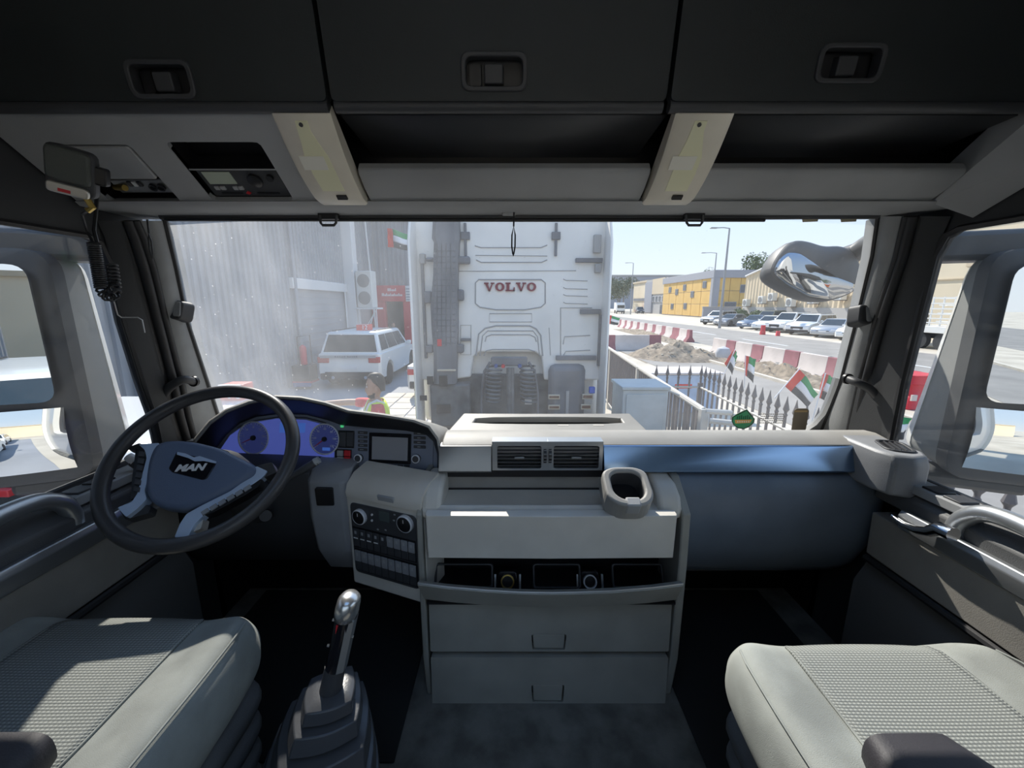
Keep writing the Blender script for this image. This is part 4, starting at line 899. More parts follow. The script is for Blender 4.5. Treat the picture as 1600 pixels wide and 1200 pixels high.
# ================================================================== seats
def seat(name, cx, yf, z, label, bell):
    s = thing(name, label, 'seat', (cx, yf - .25, 1.45), group='cab seats')
    W, Lg = .27, .56
    def top(p, q, inset=0.0, lift=0.0):
        x = (p * 2 - 1); y = q
        # rounded plan: corners pulled in at the front
        hw = W * (1 - .07 * max(0, (y - .55) / .45) ** 2 - .07 * max(0, (y - .86) / .14) ** 2)
        bol = .022 * max(0, (abs(x) - .52) / .48) ** 1.2 * 1.3
        edge = max(0, (abs(x) - .86) / .14); fr = max(0, (y - .88) / .12); bk = max(0, (.06 - y) / .06)
        zz = z + bol - .035 * edge ** 2 - .035 * fr ** 2 - .01 * bk - .010 * (1 - x * x) * (1 - abs(2 * y - 1)) + .008 * math.sin(y * 3.1)
        return Vector((cx + x * hw, yf - Lg + y * Lg - .018 * (x * x) * (1 if y > .9 else 0), zz + lift))
    n, m = 24, 20
    vs = [top(i / n, j / m) for j in range(m + 1) for i in range(n + 1)]
    mb = MB(); mb.grid(lambda p, q: top(p, q), n, m)
    rim = [top(i / n, 0) for i in range(n + 1)] + [top(1, j / m) for j in range(1, m + 1)] + [top(1 - i / n, 1) for i in range(1, n + 1)] + [top(0, 1 - j / m) for j in range(1, m)]
    mid = Vector((cx, yf - Lg / 2, z))
    rings = [rim] + [[mid + Vector(((p.x - mid.x) * kx, (p.y - mid.y) * kx, dz - (0))) for p in rim] for kx, dz in ((1.02, -.06), (1.0, -.10), (.93, -.13), (.88, -.15))]
    mb.loft(rings, caps=False)
    mb.build('cushion', m_fabric, s, smooth=80, weld=True, subd=2)
    MB().grid(lambda p, q: top(.23 + .54 * p + (.04 * (q - .5) * (p - .5)), .04 + .90 * q, 0, .0022), 16, 20).build('insert', m_insert, s, smooth=80, solid=.004)
    for sg in (-1, 1):
        MB().tube([top(.5 + sg * .465, q / 12) + Vector((sg * .006, 0, -.002)) for q in range(0, 12)], .0022, 6).build('piping', m_fabric, s)
        MB().tube([top(.5 + sg * .272, .04 + .9 * q / 12) + Vector((0, 0, .003)) for q in range(0, 13)], .0022, 6).build('seam', m_fabric, s)
    for k in range(bell):
        zz = z - .155 - k * .065
        f = 1 - .02 * k
        MB().loft([[(cx + a * f * kk, yf - Lg / 2 + b * f * kk, zz + d) for a, b in rrect(-.245, .245, -.25, .265, .06, 4)] for kk, d in ((.9, 0), (.99, -.015), (1.0, -.035), (.97, -.055), (.9, -.064))]).build('bellows_fold', m_doordark, s, smooth=60)
    MB().bx(cx - .2, cx + .2, yf - .5, yf - .06, 1.45, z - .14 - .065 * bell * .9).build('base', m_black, s, bevel=.01)
    # backrest behind the viewpoint
    MB().loft([[(cx + a * f, yf - Lg - .02 - d + b, z + h) for a, b in rrect(-.25, .25, -.07, .07, .05, 4)] for h, d, f in ((-.05, 0, .95), (.1, .02, 1), (.4, .08, 1.0), (.6, .13, .9), (.68, .15, .7))]).build('backrest', m_fabric, s, smooth=60)
    return s
ds = seat('driver_seat', -.775, .745, 1.965, 'grey cloth driver seat in front of the steering wheel', 4)
ps = seat('passenger_seat', .675, .70, 1.945, 'grey cloth passenger seat on the right', 2)
m_arm = mat('armrest_vinyl', (.028, .026, .032), .6, bump=.2, bscale=400)
for st_, x0, x1, y1, z in ((ds, -.70, -.585, .415, 2.065), (ps, .455, .60, .425, 2.05)):
    MB().loft([[(x, y, zz) for x, zz in rrect(x0, x1, z - .07, z, .03, 4)] for y in (.05, y1 - .04)] + [[((x - (x0 + x1) / 2) * .8 + (x0 + x1) / 2, y1, z - .035 + (zz - z + .035) * .75) for x, zz in rrect(x0, x1, z - .07, z, .03, 4)]]).build('armrest', m_arm, st_, smooth=60)

# ================================================================== doors (inner trim)
def door(n, X, s, y0, y1, zs, hpts):
    d = struct(MB().loft([[(X - s * dx, y, z) for dx, z in ((0, zs), (.035, zs - .004), (.06, zs - .02), (.085, zs - .035), (.085, zs - .075), (.0, zs - .075))] for y in (y0, y1)]).build('door_%d' % n, m_doordark, bevel=.006))
    MB().loft([[(X - s * dx, y, z) for dx, z in ((.02, zs - .08), (.105, zs - .060), (.112, zs - .075), (.105, zs - .112), (.09, zs - .118), (.02, zs - .11))] for y in (y0, y1 - .10)]).build('armrest_strip', m_silver, d, bevel=.003)
    MB().loft([[(X - s * dx, y, z) for dx, z in ((.0, zs - .11), (.100, zs - .112), (.096, zs - .24), (.0, zs - .25))] for y in (y0, y1 - .02)]).build('insert_panel', m_door, d, bevel=.003)
    MB().tube([(X - s * .094, y, zs - .254) for y in (y0, (y0 + y1) / 2, y1 - .02)], .010, 8).build('piping', m_rubber, d)
    MB().loft([[(X - s * dx, y, z) for dx, z in ((.0, zs - .25), (.06, zs - .26), (.10, zs - .34), (.10, 1.50), (.0, 1.47))] for y in (y0, y1)]).build('lower_panel', m_doordark, d, bevel=.004)
    S = []
    P_ = [PX(a, b, X - s * e) for a, b, e in hpts]
    for i in range(len(P_) - 1):
        for t in (0, .2, .4, .6, .8):
            p0, p1, p2, p3 = P_[max(0, i - 1)], P_[i], P_[i + 1], P_[min(len(P_) - 1, i + 2)]
            S.append(.5 * ((2 * p1) + (p2 - p0) * t + (2 * p0 - 5 * p1 + 4 * p2 - p3) * t * t + (3 * p1 - p0 - 3 * p2 + p3) * t ** 3))
    S.append(P_[-1])
    MB().tube(S, .0185, 14).build('grab_bar', m_silver, d)
    F = Frame((X - s * .055, 0, zs - .012), (0, -s, 0), (-s * -1, 0, .30))
    yy = .94
    sp = MB().bx(min(X - s * .015, X - s * .078), max(X - s * .015, X - s * .078), yy - .10, yy + .10, zs - .02, zs + .004).build('switch_panel', m_head, d, bevel=.003)
    for k in (0, 1): MB().bx(min(X - s * .024, X - s * .070), max(X - s * .024, X - s * .070), yy - .085 + k * .05, yy - .045 + k * .05, zs + .003, zs + .009).build('window_switch', m_black if k else m_dark, sp, bevel=.002)
    return d
door(1, XL, -1, -.05, 1.09, 2.16, [(-70, 845, .09), (-30, 820, .085), (20, 797, .075), (62, 784, .07), (95, 786, .07), (112, 802, .07), (116, 818, .07)])
door(2, XR, 1, -.05, 1.05, 2.135, [(1490, 852, .09), (1492, 826, .085), (1510, 808, .08), (1545, 803, .08), (1600, 822, .085), (1660, 855, .095), (1720, 890, .095)])
# curved silver pull at the front of the passenger door
tag(MB().tube([PX(1394, 806, .998), PX(1412, 820, .996), PX(1432, 828, .994), PX(1452, 830, .992), PX(1468, 826, .99), PX(1490, 836, .99)], [.005, .008, .010, .013, .016, .017], 10).build('door_pull', m_chrome), 'bright curved door pull on the passenger door trim', 'door handle')
# floor mats
tag(MB().bx(.49, 1.0, .55, 1.42, 1.451, 1.459).build('floor_mat', m_mat, bevel=.003), 'black rubber mat in the passenger footwell', 'mat')
tag(MB().bx(-1.0, -.30, .80, 1.42, 1.451, 1.459).build('floor_mat', m_mat, bevel=.003), 'black rubber mat in the driver footwell', 'mat')
# ================================================================== ground outside
m_sand = mat('sandy_ground', (.56, .50, .41), .95, var=.15, vscale=.6, bump=.4, bscale=12, detail=6)
m_asph = mat('asphalt', (.28, .262, .24), .9, var=.12, vscale=.8, bump=.2, bscale=60, detail=6)
m_asph2 = mat('yard_concrete', (.34, .345, .36), .9, var=.1, vscale=.5, bump=.2, bscale=40, detail=6)
m_paver = mat('paver', (.62, .56, .47), .9, var=.1, vscale=2)
struct(MB().bx(-400, 400, -200, 600, -.4, 0).build('ground', m_sand))
struct(MB().bx(12.6, 22.2, -80, 190, 0, .012).build('road', m_asph))
struct(MB().bx(-7, -1.35, -14, 21, 0, .010).build('yard', m_asph2))
struct(MB().bx(6.1, 9.0, -30, 24, 0, .012).build('footpath', m_asph))
struct(MB().bx(8.98, 9.14, -30, 24, 0, .10).build('trim_7', m_paver))
for k in range(14): struct(MB().bx(17.3, 17.45, -20 + 9 * k, -15 + 9 * k, .0125, .016).build('trim_%d' % (8 + k), m_white))
pv = struct(MB().bx(-3.7, -1.32, 3.6, 11.5, .0105, .018).build('pavement', m_asph2))
base = MB().bx(-3.68, -3.12, 3.62, 4.18, .018, .040).build('paving_slab', m_paver, pv, bevel=.008)
for i in range(4):
    for j in range(13):
        if i or j: share(base, pv, (i * .6, j * .6, 0))

# ================================================================== truck parked ahead
F_v = Frame((0, 5.12, 0), (1, 0, 0), (0, 0, 1))
def vx(px, py): return F_v.hit(px, py)
tk = thing('truck_tractor', 'white truck tractor parked ahead, seen from behind its cab', 'truck', (0, 6.5, 0))
m_groove = mat('groove_grey', (.40, .39, .38), .7)
m_stack = mat('stack_plastic', (.17, .175, .19), .6, var=.15, vscale=3)
m_chas = mat('chassis_grey', (.14, .145, .15), .6, .2, var=.3, vscale=5)
bk = [(-1.20, 3.66), (-1.20, 1.62), (-.80, 1.62), (-.54, 1.66), (-.50, 1.93), (-.42, 1.99), (.30, 1.99), (.38, 1.93), (.42, 1.62), (1.16, 1.62), (1.16, 3.66)]
MB().loft([[(x, 5.12, z) for x, z in bk], [(x, 5.30, z) for x, z in bk]]).build('cab_back', m_truckw, tk, bevel=.02)
MB().bx(-1.22, 1.18, 5.28, 7.35, 1.0, 3.70).build('cab_body', m_truckw, tk, bevel=.08)
MB().loft([[(-1.15, 5.3, 3.66), (1.12, 5.3, 3.66), (1.12, 7.0, 3.66), (-1.15, 7.0, 3.66)], [(-1.0, 5.5, 3.95), (1.0, 5.5, 3.95), (.95, 6.6, 4.0), (-.95, 6.6, 4.0)]]).build('roof_fairing', m_truckw, tk, bevel=.05)
for s, x in ((-1, -1.205), (1, 1.165)):
    MB().loft([[(x, 4.78, .95), (x - s * .03, 4.78, .95), (x - s * .03, 5.2, .95), (x, 5.2, .95)], [(x, 4.78, 3.3), (x - s * .03, 4.78, 3.3), (x - s * .03, 5.2, 3.3), (x, 5.2, 3.3)], [(x, 4.95, 3.7), (x - s * .03, 4.95, 3.7), (x - s * .03, 5.2, 3.7), (x, 5.2, 3.7)]]).build('side_fairing', m_truckw, tk, bevel=.01)
# embossed panel lines
def groove(pts, closed=False, r=.007):
    MB().tube([F_v.p(*vx(*q), .003) for q in pts], r, 6, closed=closed).build('panel_line', m_groove, tk)
groove([(748, 437), (846, 437), (852, 442), (852, 474), (845, 480), (820, 484), (775, 484), (750, 480), (743, 474), (743, 442)], True, .009)
groove([(742, 384), (752, 387), (845, 387), (855, 383)]); groove([(743, 399), (855, 400)], False, .005); groove([(744, 406), (752, 410), (846, 410), (855, 406)])
groove([(700, 424), (900, 423)], False, .005); groove([(765, 490), (831, 490), (831, 503), (765, 503)], True, .005)
groove([(744, 556), (748, 522), (758, 513), (775, 509), (828, 509), (838, 514), (845, 524), (848, 556)], False, .010); groove([(750, 556), (754, 525), (762, 517), (833, 517), (840, 526), (843, 556)], False, .007)
groove([(758, 534), (760, 526), (768, 523), (828, 523), (836, 527), (838, 534)]); groove([(756, 556), (760, 548), (770, 546), (826, 546), (836, 549)])
for y in (436, 449, 460, 472): groove([(880, y), (884, y + 2), (918, y + 3)], False, .005)
groove([(876, 560), (876, 481), (925, 481)], False, .007); groove([(880, 538), (882, 526), (922, 524)], False, .007); groove([(880, 556), (884, 549), (922, 547)], False, .007); groove([(860, 555), (858, 512)], False, .005)
groove([(720, 508), (736, 508), (736, 554), (720, 554)], True, .005)
# air intake stack
def vbox(name, x0, y0, x1, y1, c0, c1, m, parent, bev=.01):
    l, r, b, t = F_v.rect(x0, y0, x1, y1, c1); return MB().fbox(F_v, l, r, b, t, c0, c1).build(name, m, parent, bevel=bev)
ls, _, _, tz = F_v.rect(672, 330, 718, 600, .2)
stk = MB(); sec = []
for py, x0, x1 in ((332, 676, 716), (372, 674, 717), (378, 677, 716), (430, 676, 714), (480, 672, 714), (520, 674, 714), (556, 677, 713), (600, 677, 712)):
    a0, z = F_v.hit(x0, py, .18); a1, _ = F_v.hit(x1, py, .18)
    sec.append([F_v.p(a0, z, 0), F_v.p(a0, z, .15), F_v.p(a0 + .05, z, .2), F_v.p(a1 - .05, z, .2), F_v.p(a1, z, .15), F_v.p(a1, z, 0)])
sk = stk.loft(sec).build('intake_stack', m_stack, tk)
for px in (683, 690, 697, 704):
    MB().tube([F_v.p(*F_v.hit(px, py, .2), .202) for py in (380, 430, 480, 540)], .006, 6).build('rib', m_chas, sk)
for py in range(392, 545, 9): MB().tube([F_v.p(*F_v.hit(px, py, .2), .200) for px in (678, 695, 712)], .0035, 5).build('cross_rib', m_chas, sk)
for x0, y0, x1, y1 in ((708, 400, 734, 412), (664, 402, 678, 408), (712, 452, 724, 470), (662, 455, 674, 474), (712, 538, 724, 552), (664, 540, 676, 552)): vbox('mounting_lug', x0, y0, x1, y1, .02, .12, m_stack, tk, .02)
vbox('red_tag', 683, 530, 690, 541, .2, .21, m_red, tk, .003)
for px in (727, 869):
    vbox('strap', px - 2, 348, px + 2, 400, .0, .03, m_stack, tk, .004); vbox('strap_clamp', px - 7, 362, px + 7, 374, .0, .04, m_stack, tk, .006)
for x0, y0, x1, y1 in ((900, 403, 942, 410), (907, 483, 939, 491), (869, 556, 932, 563), (720, 529, 736, 533)): vbox('fairing_bracket', x0, y0, x1, y1, .0, .05, m_stack, tk, .005)
vbox('fairing_stay', 935, 492, 939, 572, .0, .04, m_stack, tk, .004); vbox('fairing_stay', 660, 410, 664, 560, .0, .05, m_stack, tk, .004)
for x0, y0, x1, y1 in ((928, 366, 940, 395), (930, 412, 940, 426), (655, 396, 664, 412)): vbox('hinge', x0, y0, x1, y1, .0, .06, m_groove, tk, .01)
# lettering, built from slab-serif strokes
m_maroon = mat('maroon_letter', (.22, .018, .04), .45)
A0, ZB = F_v.hit(756.5, 455, .01); A1, ZT = F_v.hit(839, 441.5, .01)
LH = ZT - ZB; LW = (A1 - A0) / 5.0
def letter(ch, k):
    o = A0 + k * LW; w = LW * .98; mb = MB()
    def q(*p): mb.prism(F_v, [(o + a * w, ZB + b * LH) for a, b in p], .002, .022)
    if ch == 'V':
        q((.08, .9), (.42, 0), (.58, 0), (.36, .9)); q((.58, 0), (.42, 0), (.74, .9), (.86, .9)); q((.0, .84), (.44, .84), (.44, 1), (.0, 1)); q((.64, .84), (1.0, .84), (1.0, 1), (.64, 1))
    if ch == 'L':
        q((.12, .1), (.40, .1), (.40, .9), (.12, .9)); q((.02, .84), (.52, .84), (.52, 1), (.02, 1)); q((.02, 0), (.92, 0), (.92, .16), (.02, .16)); q((.76, .0), (.92, 0), (.92, .45), (.82, .45))
    if ch == 'O':
        n = 28; th = [2 * math.pi * i / n for i in range(n)]
        po = [(o + w * (.5 + .45 * math.cos(t)), ZB + LH * (.5 + .5 * math.sin(t))) for t in th]; pi_ = [(o + w * (.5 + .20 * math.cos(t)), ZB + LH * (.5 + .34 * math.sin(t))) for t in th]
        mb.ring(F_v, po, pi_, .002, .022, 48)
    mb.build('letter', m_maroon, tk)
for k, ch in enumerate('VOLVO'): letter(ch, k)
# chassis end, couplings, hoses
vbox('chassis_wall', 690, 585, 900, 668, -.4, -.1, m_chas, tk, .02)
for x0, x1 in ((-.45, -.36), (.30, .39)): MB().bx(x0, x1, 3.9, 5.4, .80, 1.05).build('frame_rail', m_chas, tk, bevel=.01)
vbox('coupling_bar', 767, 558, 824, 572, .05, .12, m_stack, tk, .015)
for px, c in ((775, mat('blue_coupling', (.03, .09, .3), .4)), (812, bpy.data.materials['blue_coupling'] if 'blue_coupling' in bpy.data.materials else m_red), (786, m_red)):
    p = F_v.p(*F_v.hit(px, 572, .12), .12); MB().cyl(p, p + Vector((0, -.05, 0)), .028, .02, 12).build('coupling_head', c, tk)
for px, sgn in ((772, -1), (824, 1)):
    h = []; a = F_v.p(*F_v.hit(px, 572, .15), .15); b = F_v.p(*F_v.hit(px + sgn * 2, 628, .15), .15)
    for i in range(9 * 12 + 1):
        t = i / 108; c = a.lerp(b, t); an = 2 * math.pi * i / 12; h.append(c + Vector((.095 * math.cos(an), .08 * math.sin(an), 0)))
    MB().tube(h, .014, 6).build('air_coil', m_chas, tk)
for px in (795, 800): MB().tube([F_v.p(*F_v.hit(px, y, .2), .2) for y in (575, 600, 625, 655)], .03, 8).build('cable', m_chas, tk)
for pts in (((766, 566), (757, 580), (753, 610), (752, 650)), ((826, 566), (835, 580), (840, 615), (840, 650))): MB().tube([F_v.p(*F_v.hit(*q, .1), .1) for q in pts], .018, 8).build('pipe', m_stack, tk)
vbox('bolt_plate', 820, 621, 831, 632, .12, .13, m_white, tk, .003)
# wheels and mudguards
m_tyre = mat('tyre', (.03, .03, .032), .8, bump=.3, bscale=80); m_rim = mat('alloy_rim', (.5, .5, .52), .35, .8)
for s in (-1, 1):
    x = s * .92
    MB().lathe([(.30, -.17), (.50, -.17), (.52, -.12), (.52, .12), (.50, .17), (.30, .17)], (x, 4.35, .52), (1, 0, 0), 32).build('tyre', m_tyre, tk)
    MB().lathe([(.10, -.10), (.30, -.15), (.30, .15), (.10, .10)], (x, 4.35, .52), (1, 0, 0), 24).build('rim', m_rim, tk)
    arc = [R(180 * i / 14) for i in range(15)]
    MB().loft([[(x - .28, 4.35 + .62 * math.cos(t), .52 + .60 * math.sin(t)), (x + .28, 4.35 + .62 * math.cos(t), .52 + .60 * math.sin(t)), (x + .28, 4.35 + .66 * math.cos(t), .52 + .64 * math.sin(t)), (x - .28, 4.35 + .66 * math.cos(t), .52 + .64 * math.sin(t))] for t in arc]).build('mudguard', m_stack, tk)
    MB().lathe([(.30, -.17), (.50, -.17), (.52, -.12), (.52, .12), (.50, .17), (.30, .17)], (x, 6.6, .52), (1, 0, 0), 32).build('tyre', m_tyre, tk)
vbox('exhaust_shield', 857, 570, 915, 668, -.05, .12, m_stack, tk, .12)
vbox('battery_box', 672, 600, 735, 668, -.05, .15, m_chas, tk, .03)
m_amber = mat('reflector_brown', (.14, .06, .035), .4); m_cream = mat('cream_frame', (.62, .54, .42), .6)
for x0, y0, x1, y1 in ((857, 617, 875, 624), (857, 633, 875, 640), (910, 616, 927, 624), (908, 632, 924, 640)):
    rf = vbox('reflector', x0, y0, x1, y1, .12, .15, m_cream, tk, .004); vbox('reflector_lens', x0 + 1.5, y0 + 1.8, x1 - 1.5, y1 - 1.8, .15, .158, m_amber, rf, .002)
for x0, y0, x1, y1 in ((667, 588, 677, 601), (686, 587, 699, 604), (682, 632, 704, 646), (656, 618, 667, 626)): vbox('black_plate', x0, y0, x1, y1, .2, .215, m_black, tk, .004)
vbox('grab_rail', 683, 577, 712, 580, .2, .22, m_cream, tk, .003)
vbox('blue_cap', 921, 605, 930, 615, .1, .16, mat('blue_cap', (.03, .12, .6), .4), tk, .01)
vbox('pale_strut', 884, 611, 889, 650, .12, .14, m_groove, tk, .003)

# ================================================================== cars
m_cglass = mat('car_glass', (.025, .035, .04), .06, spec=.8); m_ctrim = mat('car_trim', (.03, .03, .032), .5); m_tail = mat('tail_lamp', (.45, .03, .03), .2)
m_headl = mat('head_lamp', (.75, .77, .8), .08, .3)
cpaint = {'white': m_paint, 'silver': mat('silver_paint', (.50, .51, .52), .3, .5), 'black': mat('dark_paint', (.05, .055, .07), .25, .2, coat=.5), 'grey': mat('grey_paint', (.28, .29, .31), .3, .4), 'blue': mat('bluish_paint', (.12, .17, .25), .3, .3, coat=.4), 'red': mat('red_paint', (.5, .03, .05), .35, coat=.3), 'green': mat('olive_paint', (.10, .12, .09), .4)}
KIND = {
 'suv':   dict(L=4.75, W=1.95, belt=1.10, H=1.74, hood=1.02, cowl=1.20, wr=.37, gh=(-2.20, -1.95, .45, 1.15), base=.30),
 'sedan': dict(L=4.6, W=1.78, belt=.93, H=1.43, hood=.86, cowl=1.25, wr=.32, gh=(-1.75, -1.05, .25, 1.05), base=.22),
 'jeep':  dict(L=4.7, W=1.85, belt=1.12, H=1.82, hood=1.06, cowl=1.30, wr=.38, gh=(-2.20, -2.05, .30, 1.00), base=.32),
 'compact': dict(L=4.0, W=1.85, belt=1.10, H=1.74, hood=1.0, cowl=1.20, wr=.35, gh=(-1.85, -1.75, -.10, .62), base=.28),
 'van':   dict(L=4.9, W=1.80, belt=1.15, H=2.15, hood=1.05, cowl=.55, wr=.33, gh=(-2.38, -2.30, 1.35, 1.95), base=.26),
}
def car(kind, paint, loc, rz, label, group, detail=True):
    k = KIND[kind]; L, W, H = k['L'], k['W'], k['H']; hl = L / 2; b0 = k['base']; wr = k['wr']; yf, yr = hl - .88, -hl + .92
    pm = cpaint[paint]
    c = thing('parked_car', label, 'car', loc, rz, group)
    def arch(y0, up=True): return [(y0 + (wr + .07) * math.cos(t), wr + (wr + .07) * math.sin(t)) for t in [R(190 - 200 * i / 10) for i in range(11)]]
    side = [(-hl + .04, b0 + .05), (-hl, .55), (-hl + .02, .78), (-hl + .06, k['belt'] - .02), (-hl + .12, k['belt']), (hl - k['cowl'], k['belt'] - .02), (hl - .35, k['hood'] - .05), (hl - .12, k['hood'] - .18), (hl, k['hood'] - .36), (hl, .5), (hl - .05, b0 + .02)]
    bottom = [q for q in arch(yf)[::-1] if q[1] > b0] ; bottom2 = [q for q in arch(yr)[::-1] if q[1] > b0]
    poly = side + [(yf + wr + .09, b0)] + bottom + [(yf - wr - .09, b0), (yr + wr + .09, b0)] + bottom2 + [(yr - wr - .09, b0)]
    hw = W / 2
    def ring(x, s): return [(x, y * s, (z - .6) * (1 - (1 - s) * 1.5) + .6) for y, z in poly]
    MB().loft([ring(-hw, .965), ring(-hw + .07, 1), ring(hw - .07, 1), ring(hw, .965)]).build('body', pm, c, local=True, smooth=35)
    MB().bx(-hw + .12, hw - .12, -hl + .3, hl - .3, b0 + .02, .7).build('underbody', m_ctrim, c, local=True)
    yb0, yt0, yt1, yb1 = k['gh']; zb, zt = k['belt'] - .03, H; wt = hw * (.78 if kind != 'van' else .88); wb = hw * .96
    base = [Vector((-wb, yb0, zb)), Vector((wb, yb0, zb)), Vector((wb, yb1, zb)), Vector((-wb, yb1, zb))]
    topq = [Vector((-wt, yt0, zt)), Vector((wt, yt0, zt)), Vector((wt, yt1, zt)), Vector((-wt, yt1, zt))]
    MB().loft([base, [q.lerp(p, .93) for p, q in zip(topq, base)], [Vector((p.x * .94, p.y * .97, p.z)) for p in topq]]).build('cabin', pm, c, local=True, bevel=.03)
    def pane(a, b, d, e, u0, u1, v0, v1, name, parent=c):
        f = lambda u, v: (a.lerp(b, u)).lerp(e.lerp(d, u), v)
        q = [f(u0, v0), f(u1, v0), f(u1, v1), f(u0, v1)]; n = (q[1] - q[0]).cross(q[3] - q[0]).normalized()
        cen = sum(q, Vector()) / 4
        if n.dot(cen - Vector((0, (yb0 + yb1) / 2, (zb + zt) / 2))) < 0: n = -n
        return MB().loft([[p + n * .002 for p in q], [p + n * .012 for p in q]]).build(name, m_cglass, parent, local=True)
    B, T = base, topq
    rw = pane(B[0], B[1], T[1], T[0], .05, .95, .10, .86, 'rear_window')
    pane(B[3], B[2], T[2], T[3], .05, .95, .08, .90, 'windscreen')
    for s in (0, 1):
        i, j = (1, 2) if s else (0, 3)
        cuts = (.04, .28, .60, .93) if kind in ('suv', 'jeep', 'van', 'compact') else (.10, .50, .92)
        for u0, u1 in zip(cuts[:-1], cuts[1:]): pane(B[i], B[j], T[j], T[i], u0 + .012, u1 - .012, .14, .84, 'side_window')
    for s in (-1, 1):
        for yw in (yf, yr):
            w = MB().lathe([(wr * .62, -.11), (wr * .95, -.11), (wr, -.07), (wr, .07), (wr * .95, .11), (wr * .62, .11)], (s * (hw - .12), yw, wr), (s, 0, 0), 22).build('wheel', m_tyre, c, local=True)
            MB().lathe([(wr * .64, -.05), (wr * .64, .10), (wr * .56, .085), (wr * .2, .06), (.04, .085)], (s * (hw - .12), yw, wr), (s, 0, 0), 20).build('rim', m_rim, w, local=True)
        MB().bx(*sorted((s * hw * .60, s * hw * .955)), hl - .26, hl - .035, k['hood'] - .34, k['hood'] - .20).build('headlamp', m_headl, c, local=True, bevel=.03)
        MB().bx(*sorted((s * hw * .62, s * hw * .975)), -hl - .005, -hl + .22, .82 if kind != 'sedan' else .68, 1.0 if kind != 'sedan' else .84).build('tail_lamp', m_tail, c, local=True, bevel=.02)
        MB().bx(*sorted((s * (hw + .0), s * (hw + .17))), yb1 - .45, yb1 - .33, zb + .04, zb + .18).build('side_mirror', pm, c, local=True, bevel=.03)
    MB().bx(-hw * .5, hw * .5, hl - .03, hl + .01, .5, k['hood'] - .30).build('grille', m_ctrim, c, local=True, bevel=.02)
    MB().bx(-hw * .9, hw * .9, hl - .08, hl + .015, .28, .46).build('front_bumper', m_ctrim if kind in ('suv', 'jeep') else pm, c, local=True, bevel=.03)
    MB().bx(-hw * .92, hw * .92, -hl - .02, -hl + .1, .30, .50).build('rear_bumper', m_ctrim, c, local=True, bevel=.03)
    MB().bx(-.26, .26, -hl - .012, -hl + .02, .62, .73).build('number_plate', m_white, c, local=True)
    MB().bx(-.26, .26, hl - .01, hl + .022, .44, .55).build('number_plate', m_white, c, local=True)
    if kind in ('suv', 'jeep'):
        for s in (-1, 1): MB().bx(s * wt * .86 - .02, s * wt * .86 + .02, yt0 + .15, yt1 - .2, zt + .01, zt + .04).build('roof_rail', m_ctrim, c, local=True, bevel=.01)
    return c
gy = 'white SUVs parked in the yard'
s1c = car('suv', 'white', (-5.0, 14.4, .01), 0, 'white SUV by the roller door, rear facing the cab', gy)
Fr = Frame((-5.0, 12.01, 0), (1, 0, 0), (0, 0, 1))
MB().fbox(Fr, -.85, .85, .985, 1.06, -.02, .012).build('tailgate_trim', cpaint['silver'], s1c)
text('lettering', 'RANGE ROVER', Fr, -.05, 1.022, .075, m_ctrim, s1c, c=.013, space=1.5, ext=.002)
MB().bx(-5.75, -4.25, 12.0, 12.06, .36, .55).build('diffuser', m_ctrim, s1c, bevel=.02)
for x in (-5.5, -4.5): MB().cyl((x, 11.99, .38), (x, 12.12, .38), .05, n=14).build('exhaust_tip', m_chrome, s1c)
s2c = car('compact', 'white', (-3.0, 3.75, .01), 0, 'white SUV close beside the cab, its roof just above the dashboard', gy)
MB().bx(-3.35, -2.65, 1.93, 1.97, 1.60, 1.64).build('brake_light', m_red, s2c, bevel=.005)
car('sedan', 'white', (-2.0, 13.0, .01), 0, 'white sedan half hidden by the truck fairing', gy)
car('suv', 'white', (-3.4, -5.2, .01), 0, 'white SUV seen in the left mirror', gy)
car('suv', 'white', (-3.6, -11.5, .01), 0, 'second white SUV further back in the left mirror', gy)
car('sedan', 'red', (-5.6, 1.2, .01), R(8), 'dark red car beyond the white SUV, left window', 'cars beside the warehouse')
def numblock(x, y, z, s, w, h, lab):
    F = Frame((x, y - w / 2, z), (1, 0, 0), (0, 0, 1))
    n = tag(MB().bx(x - w / 2, x + w / 2, y - w / 2, y + w / 2, z, z + h).build('number_block', mat('block_red', (.70, .07, .06), .5), bevel=.008), lab, 'sign', 'red number blocks on car roofs')
    text('numeral', s, F, w * .18, h * .48, h * 1.0, m_white, n, off=.003, c=.001)
    MB().bx(x - w / 2, x + w / 2, y - w / 2 - .001, y - w / 2 + .03, z + h * .96, z + h * 1.02).build('pale_top', m_white, n)
numblock(-2.52, 3.55, 1.745, '90', .19, .145, 'red number block on the SUV roof just above the steering wheel')
numblock(-4.9, 13.3, 1.745, '12', .40, .20, 'red number block on the roof of the SUV by the roller door')
row = [('van', 'white', 27.2, 'white minivan at the right end of the row of parked cars'), ('sedan', 'white', 29.7, 'white sedan next to the minivan, roadside row'), ('sedan', 'silver', 32.2, 'silver sedan in the roadside row left of the white sedan'), ('suv', 'white', 35.0, 'white crossover behind the toppled red barrier'), ('jeep', 'white', 38.0, 'tall white off-roader in the roadside row'), ('sedan', 'white', 40.7, 'low white sedan left of the tall off-roader'), ('sedan', 'blue', 43.4, 'dark blue sedan in the roadside row'), ('jeep', 'green', 47.2, 'dark off-roader behind the blue sedan'), ('sedan', 'grey', 48.6, 'grey sedan towards the far end of the row'), ('suv', 'silver', 51.8, 'silver car at the far end of the roadside row')]
for i, (kd, cl, y, lab) in enumerate(row):
    car(kd, cl, (26.0 + .03 * (y - 27) + (3.6 if cl == 'green' else 0), y, .01), R(118 + (i * 7) % 9 - 4), lab, 'cars parked across the road')
